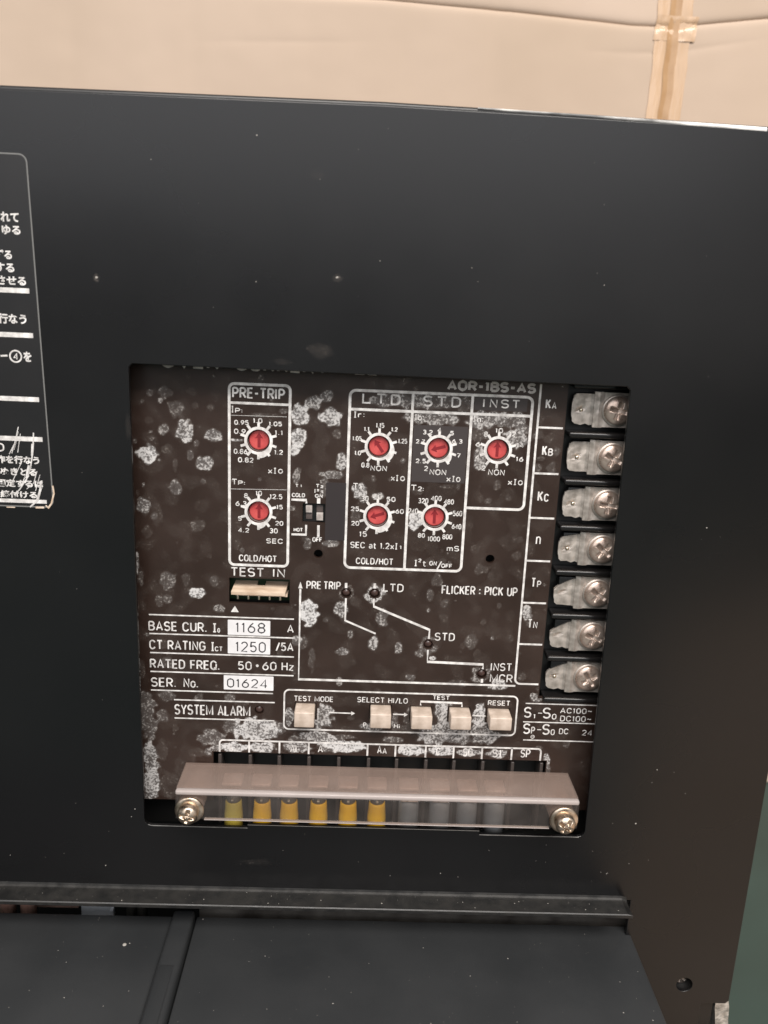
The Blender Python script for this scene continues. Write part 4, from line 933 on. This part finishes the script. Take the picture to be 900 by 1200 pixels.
for (bx, _), rot_ in zip(bosses, (.2, .55)):
    q = MB(); q.lathe_y(bx, bz, [(3.6, CY0+th+.02), (3.9, CY1+1)], 28); q.build('boss', M['clear_top'], cov)
    wsz = 18.5*K*.93; hr = 13.0*K*.93
    s_o = MB(); s_o.lathe_y(0, 0, [(wsz, 0), (wsz+.05, -.3), (wsz*.96, -.62), (hr*.98, -.62)], 44)
    so_ = place('fixing_screw', heightfield_head(hr, 1.7, 8.4*K*.93, 1.5, rot_, rim=1.9).mesh('fixing_screw', M['brass']), cov, (bx, CY0-.62, bz))
    wo = place('washer', s_o.mesh('washer', M['brass']), so_, (bx, CY0-.02, bz))

def bloom_patch(name, lst, Y, parent):
    vs = []; vals = []; fs = []
    for px, py, a, b_, i in lst:
        c = P(px, py, Y); rx, rz = a*K, b_*K; o = len(vs); n, m_ = 20, 6
        vs.append((c[0], Y-.02, c[1])); vals.append(i)
        for q in range(1, m_+1):
            for k in range(n):
                t = 2*math.pi*k/n; w = 1+.35*noise.noise((math.cos(t)*1.3+px, math.sin(t)*1.3, py))
                vs.append((c[0]+rx*w*q/m_*math.cos(t), Y-.02, c[1]+rz*w*q/m_*math.sin(t))); vals.append(i*(1-(q/m_)**2))
        for k in range(n): fs.append((o, o+1+k, o+1+(k+1) % n))
        for q in range(m_-1):
            for k in range(n): fs.append((o+1+q*n+k, o+1+(q+1)*n+k, o+1+(q+1)*n+(k+1) % n, o+1+q*n+(k+1) % n))
    q = MB(); q.add(vs, fs); o = q.build(name, M['stain'], parent); o['kind'] = 'stuff'
    at = o.data.attributes.new('bloom', 'FLOAT', 'POINT'); at.data.foreach_set('value', vals)
bloom_patch('dusty_smudge', [(376, 411, 18, 12, .36), (330, 424, 14, 6, .24), (395, 326, 7, 6, .42), (113, 326, 5, 5, .4), (150, 500, 5, 22, .25), (372, 205, 14, 8, .2), (300, 1010, 40, 8, .2)], 0, cover)

# ------------------------------------------------------------------ below the ledge: covers, metal strip, inner pieces
PB = 4.0                                                # depth at which the lower covers start
zR = (P(240, 1074, PB)[1]+P(733, 1085, PB)[1])/2
zL = (P(10, 1068, PB)[1]+P(195, 1073, PB)[1])/2
xRib0 = PZ(205, 1073, zL)[0]; xRib1 = PZ(231, 1068, zL)[0]; xR = PZ(741, 1100, zR)[0]
def slab(x0, x1, z, r, front=-85, depth=14):
    q = MB(); q.bbox(x0, x1, front, PB, z-depth, z, r, seg=3); return q
lo_l = slab(-170, xRib0-.2, zL, .8).build('lower_cover', M['lower'])
tag(lo_l, 'black lower cover on the left with a raised rounded rib along its edge', 'lower cover', 'black moulded covers below the ledge')
rb = slab(xRib0-.19, xRib1, zL+2.6, 1.3, depth=17); rb.build('rib', M['lower'], lo_l)
q = MB(); q.bbox(xRib0+.6, xRib1-1.6, -60, -19, zL+2.4, zL+3.0, .3); q.build('rib_step', M['lower'], lo_l)
q = MB(); xx, yy = PZ(146, 1107, zL); q.lathe_z(xx, yy, [(.7, zL-.3), (.5, zL+.2), (.15, zL+.3)], 12); q.build('moulding_nub', M['dust'], lo_l)
lo_r = slab(xRib1+.3, xR, zR, .5).build('lower_cover', M['lower'])
tag(lo_r, 'flat dusty black lower cover on the right, running out under the ledge', 'lower cover', 'black moulded covers below the ledge')
q = MB(); q.box(xRib1+.5, NX+4, PB+3, PB+4.5, zR-12, zR+9)
ms = q.build('metal_strip', M['greymetal']); tag(ms, 'dusty grey metal strip showing in the gap below the ledge', 'metal strip')
inn = empty('inner_mechanism', (P(100, 1065, 10)[0], 10, zL-10)); tag(inn, 'zinc bracket and dull copper stubs in the dark gap above the left cover', 'mechanism')
for x in (8, 32):
    a = P(x, 1064, 10); q = MB(); q.lathe_z(a[0], 11, [(2.4, zL-8), (2.4, zL+1.0), (1.9, zL+2.0), (.4, zL+2.4)], 18); q.build('copper_stub', M['copper'], inn)
a = P(95, 1065, 12); b_ = P(133, 1065, 12)
q = MB(); q.bbox(a[0], b_[0], 12, 14, zL-8, zL+5, .3); q.build('zinc_plate', M['zinc'], inn)
q = MB(); x2 = P(142, 1065, 10)[0]; vs = [(b_[0]+.3, 10, zL-4), (x2, 10, zL+4.6), (x2-.8, 10, zL+4.8), (b_[0]-.6, 10, zL-4)]
q.add(vs+[(x, 11.5, z) for x, _, z in vs], [(0,1,2,3),(7,6,5,4),(0,1,5,4),(1,2,6,5),(2,3,7,6),(3,0,4,7)]); q.build('zinc_lever', M['zinc'], inn)
for x in (153, 166):
    a = P(x, 1066, 12); q = MB(); q.lathe_z(a[0], 13, [(1.6, zL-8), (1.6, zL+4)], 14); q.build('pin', M['greymetal'], inn)
q = MB(); q.box(P(40, 1065, 16)[0], P(92, 1065, 16)[0], 16, 18, zL-8, zL+6); q.build('copper_bar', M['copper'], inn)
bk = MB(); bk.box(-165, RX-2, 45, 50, FZ+.6, tl-3); bk.box(-165, NX-1, T+42, T+43.5, FZ+30, FZ+40)
bk.box(cx20+.4, P(833, 1185, 8)[0]-1.9, 4, 30, BZ-30, BZ-.8)
bo_ = bk.build('breaker_body', M['black']); tag(bo_, 'dark breaker body filling the shadowed space behind the cover', 'breaker body')
# cast alloy bracket below the cover's corner
bx0 = P(833, 1185, 8)[0]-1.6; bx1 = P(851, 1185, 8)[0]-1.9; zt_ = BZ-.6
vs = []; fs = []
nn = 10
for i in range(nn+1):
    t = i/nn; z = zt_-t*26; bow = 2.2*math.sin(math.pi*min(t*1.2, 1)*.5)
    for x, y in ((bx0+bow, 4), (bx1+bow*.8, 4.6), (bx1+bow*.8, 20), (bx0+bow, 20)): vs.append((x+.25*noise.noise((x, z*.8, y)), y+.4*noise.noise((x, z, 2.0)), z))
for i in range(nn):
    for k in range(4): a = i*4+k; b2 = i*4+(k+1) % 4; fs.append((a, b2, b2+4, a+4))
fs += [(0, 1, 2, 3), tuple(nn*4+k for k in range(4))]
q = MB(); q.add(vs, fs); br = q.build('mounting_bracket', M['castalloy']); tag(br, 'rough silver alloy bracket below the bottom right corner of the cover', 'bracket')

# ------------------------------------------------------------------ dust
def grain_patch(m, c, r, ax, y):
    n = rnd.choice((5, 6, 7)); vs = []
    for k in range(n):
        a = 2*math.pi*k/n; q = r*rnd.uniform(.55, 1.25)
        vs.append((c[0]+q*math.cos(a), y, c[1]+q*math.sin(a)) if ax == 'y' else (c[0]+q*math.cos(a), c[1]+q*math.sin(a), y))
    m.add(vs, [tuple(range(n))])
d = MB()
for px, py, s in ((113, 325, 1.4), (395, 325, 1.3), (745, 965, .9), (124, 1014, .8), (718, 965, .5), (770, 902, .7), (764, 917, .5), (790, 905, .4), (803, 930, .45), (737, 1012, .5), (704, 1022, .5), (712, 1023, .5), (760, 1008, .4), (300, 330, .5), (375, 210, .4), (560, 330, .4), (700, 320, .4), (250, 360, .4), (158, 948, .7), (154, 957, .6), (708, 240, .35), (420, 175, .3), (620, 400, .4), (828, 300, .35), (640, 990, .4), (90, 690, .35), (120, 820, .35), (75, 1000, .35), (420, 1010, .3), (12, 1002, .5)):
    grain_patch(d, P(px, py), s*K*1.1, 'y', -.03)
for _ in range(60):
    px, py = rnd.uniform(0, 880), rnd.uniform(110, 1030) if rnd.random() < .55 else rnd.uniform(940, 1034)
    c = P(px, py)
    if OX0-1 < c[0] < OX1+1 and OZ0-1 < c[1] < OZ1+1 or c[0] > RX-2 or c[1] > tl-4: continue
    grain_patch(d, c, abs(rnd.gauss(0, .075))+.03, 'y', -.03)
o = d.build('dust_specks', M['dust'], cover); o['kind'] = 'stuff'
d = MB()
for _ in range(120):
    x, y = rnd.uniform(xRib1+1, xR-2), rnd.uniform(-55, PB-.8); grain_patch(d, (x, y), abs(rnd.gauss(0, .085))+.035, 'z', zR+.02)
o = d.build('dust_specks', M['dust'], lo_r); o['kind'] = 'stuff'
d = MB()
for _ in range(50):
    x, y = rnd.uniform(-105, xRib0-2), rnd.uniform(-55, PB-.8); grain_patch(d, (x, y), abs(rnd.gauss(0, .09))+.04, 'z', zL+.02)
o = d.build('dust_specks', M['dust'], lo_l); o['kind'] = 'stuff'
d = MB()
for _ in range(60):
    x, y = rnd.uniform(-105, xr-2), rnd.uniform(-LD+.8, -.9); grain_patch(d, (x, y), abs(rnd.gauss(0, .08))+.04, 'z', FLZ-.09)
o = d.build('dust_specks', M['dust'], cover); o['kind'] = 'stuff'
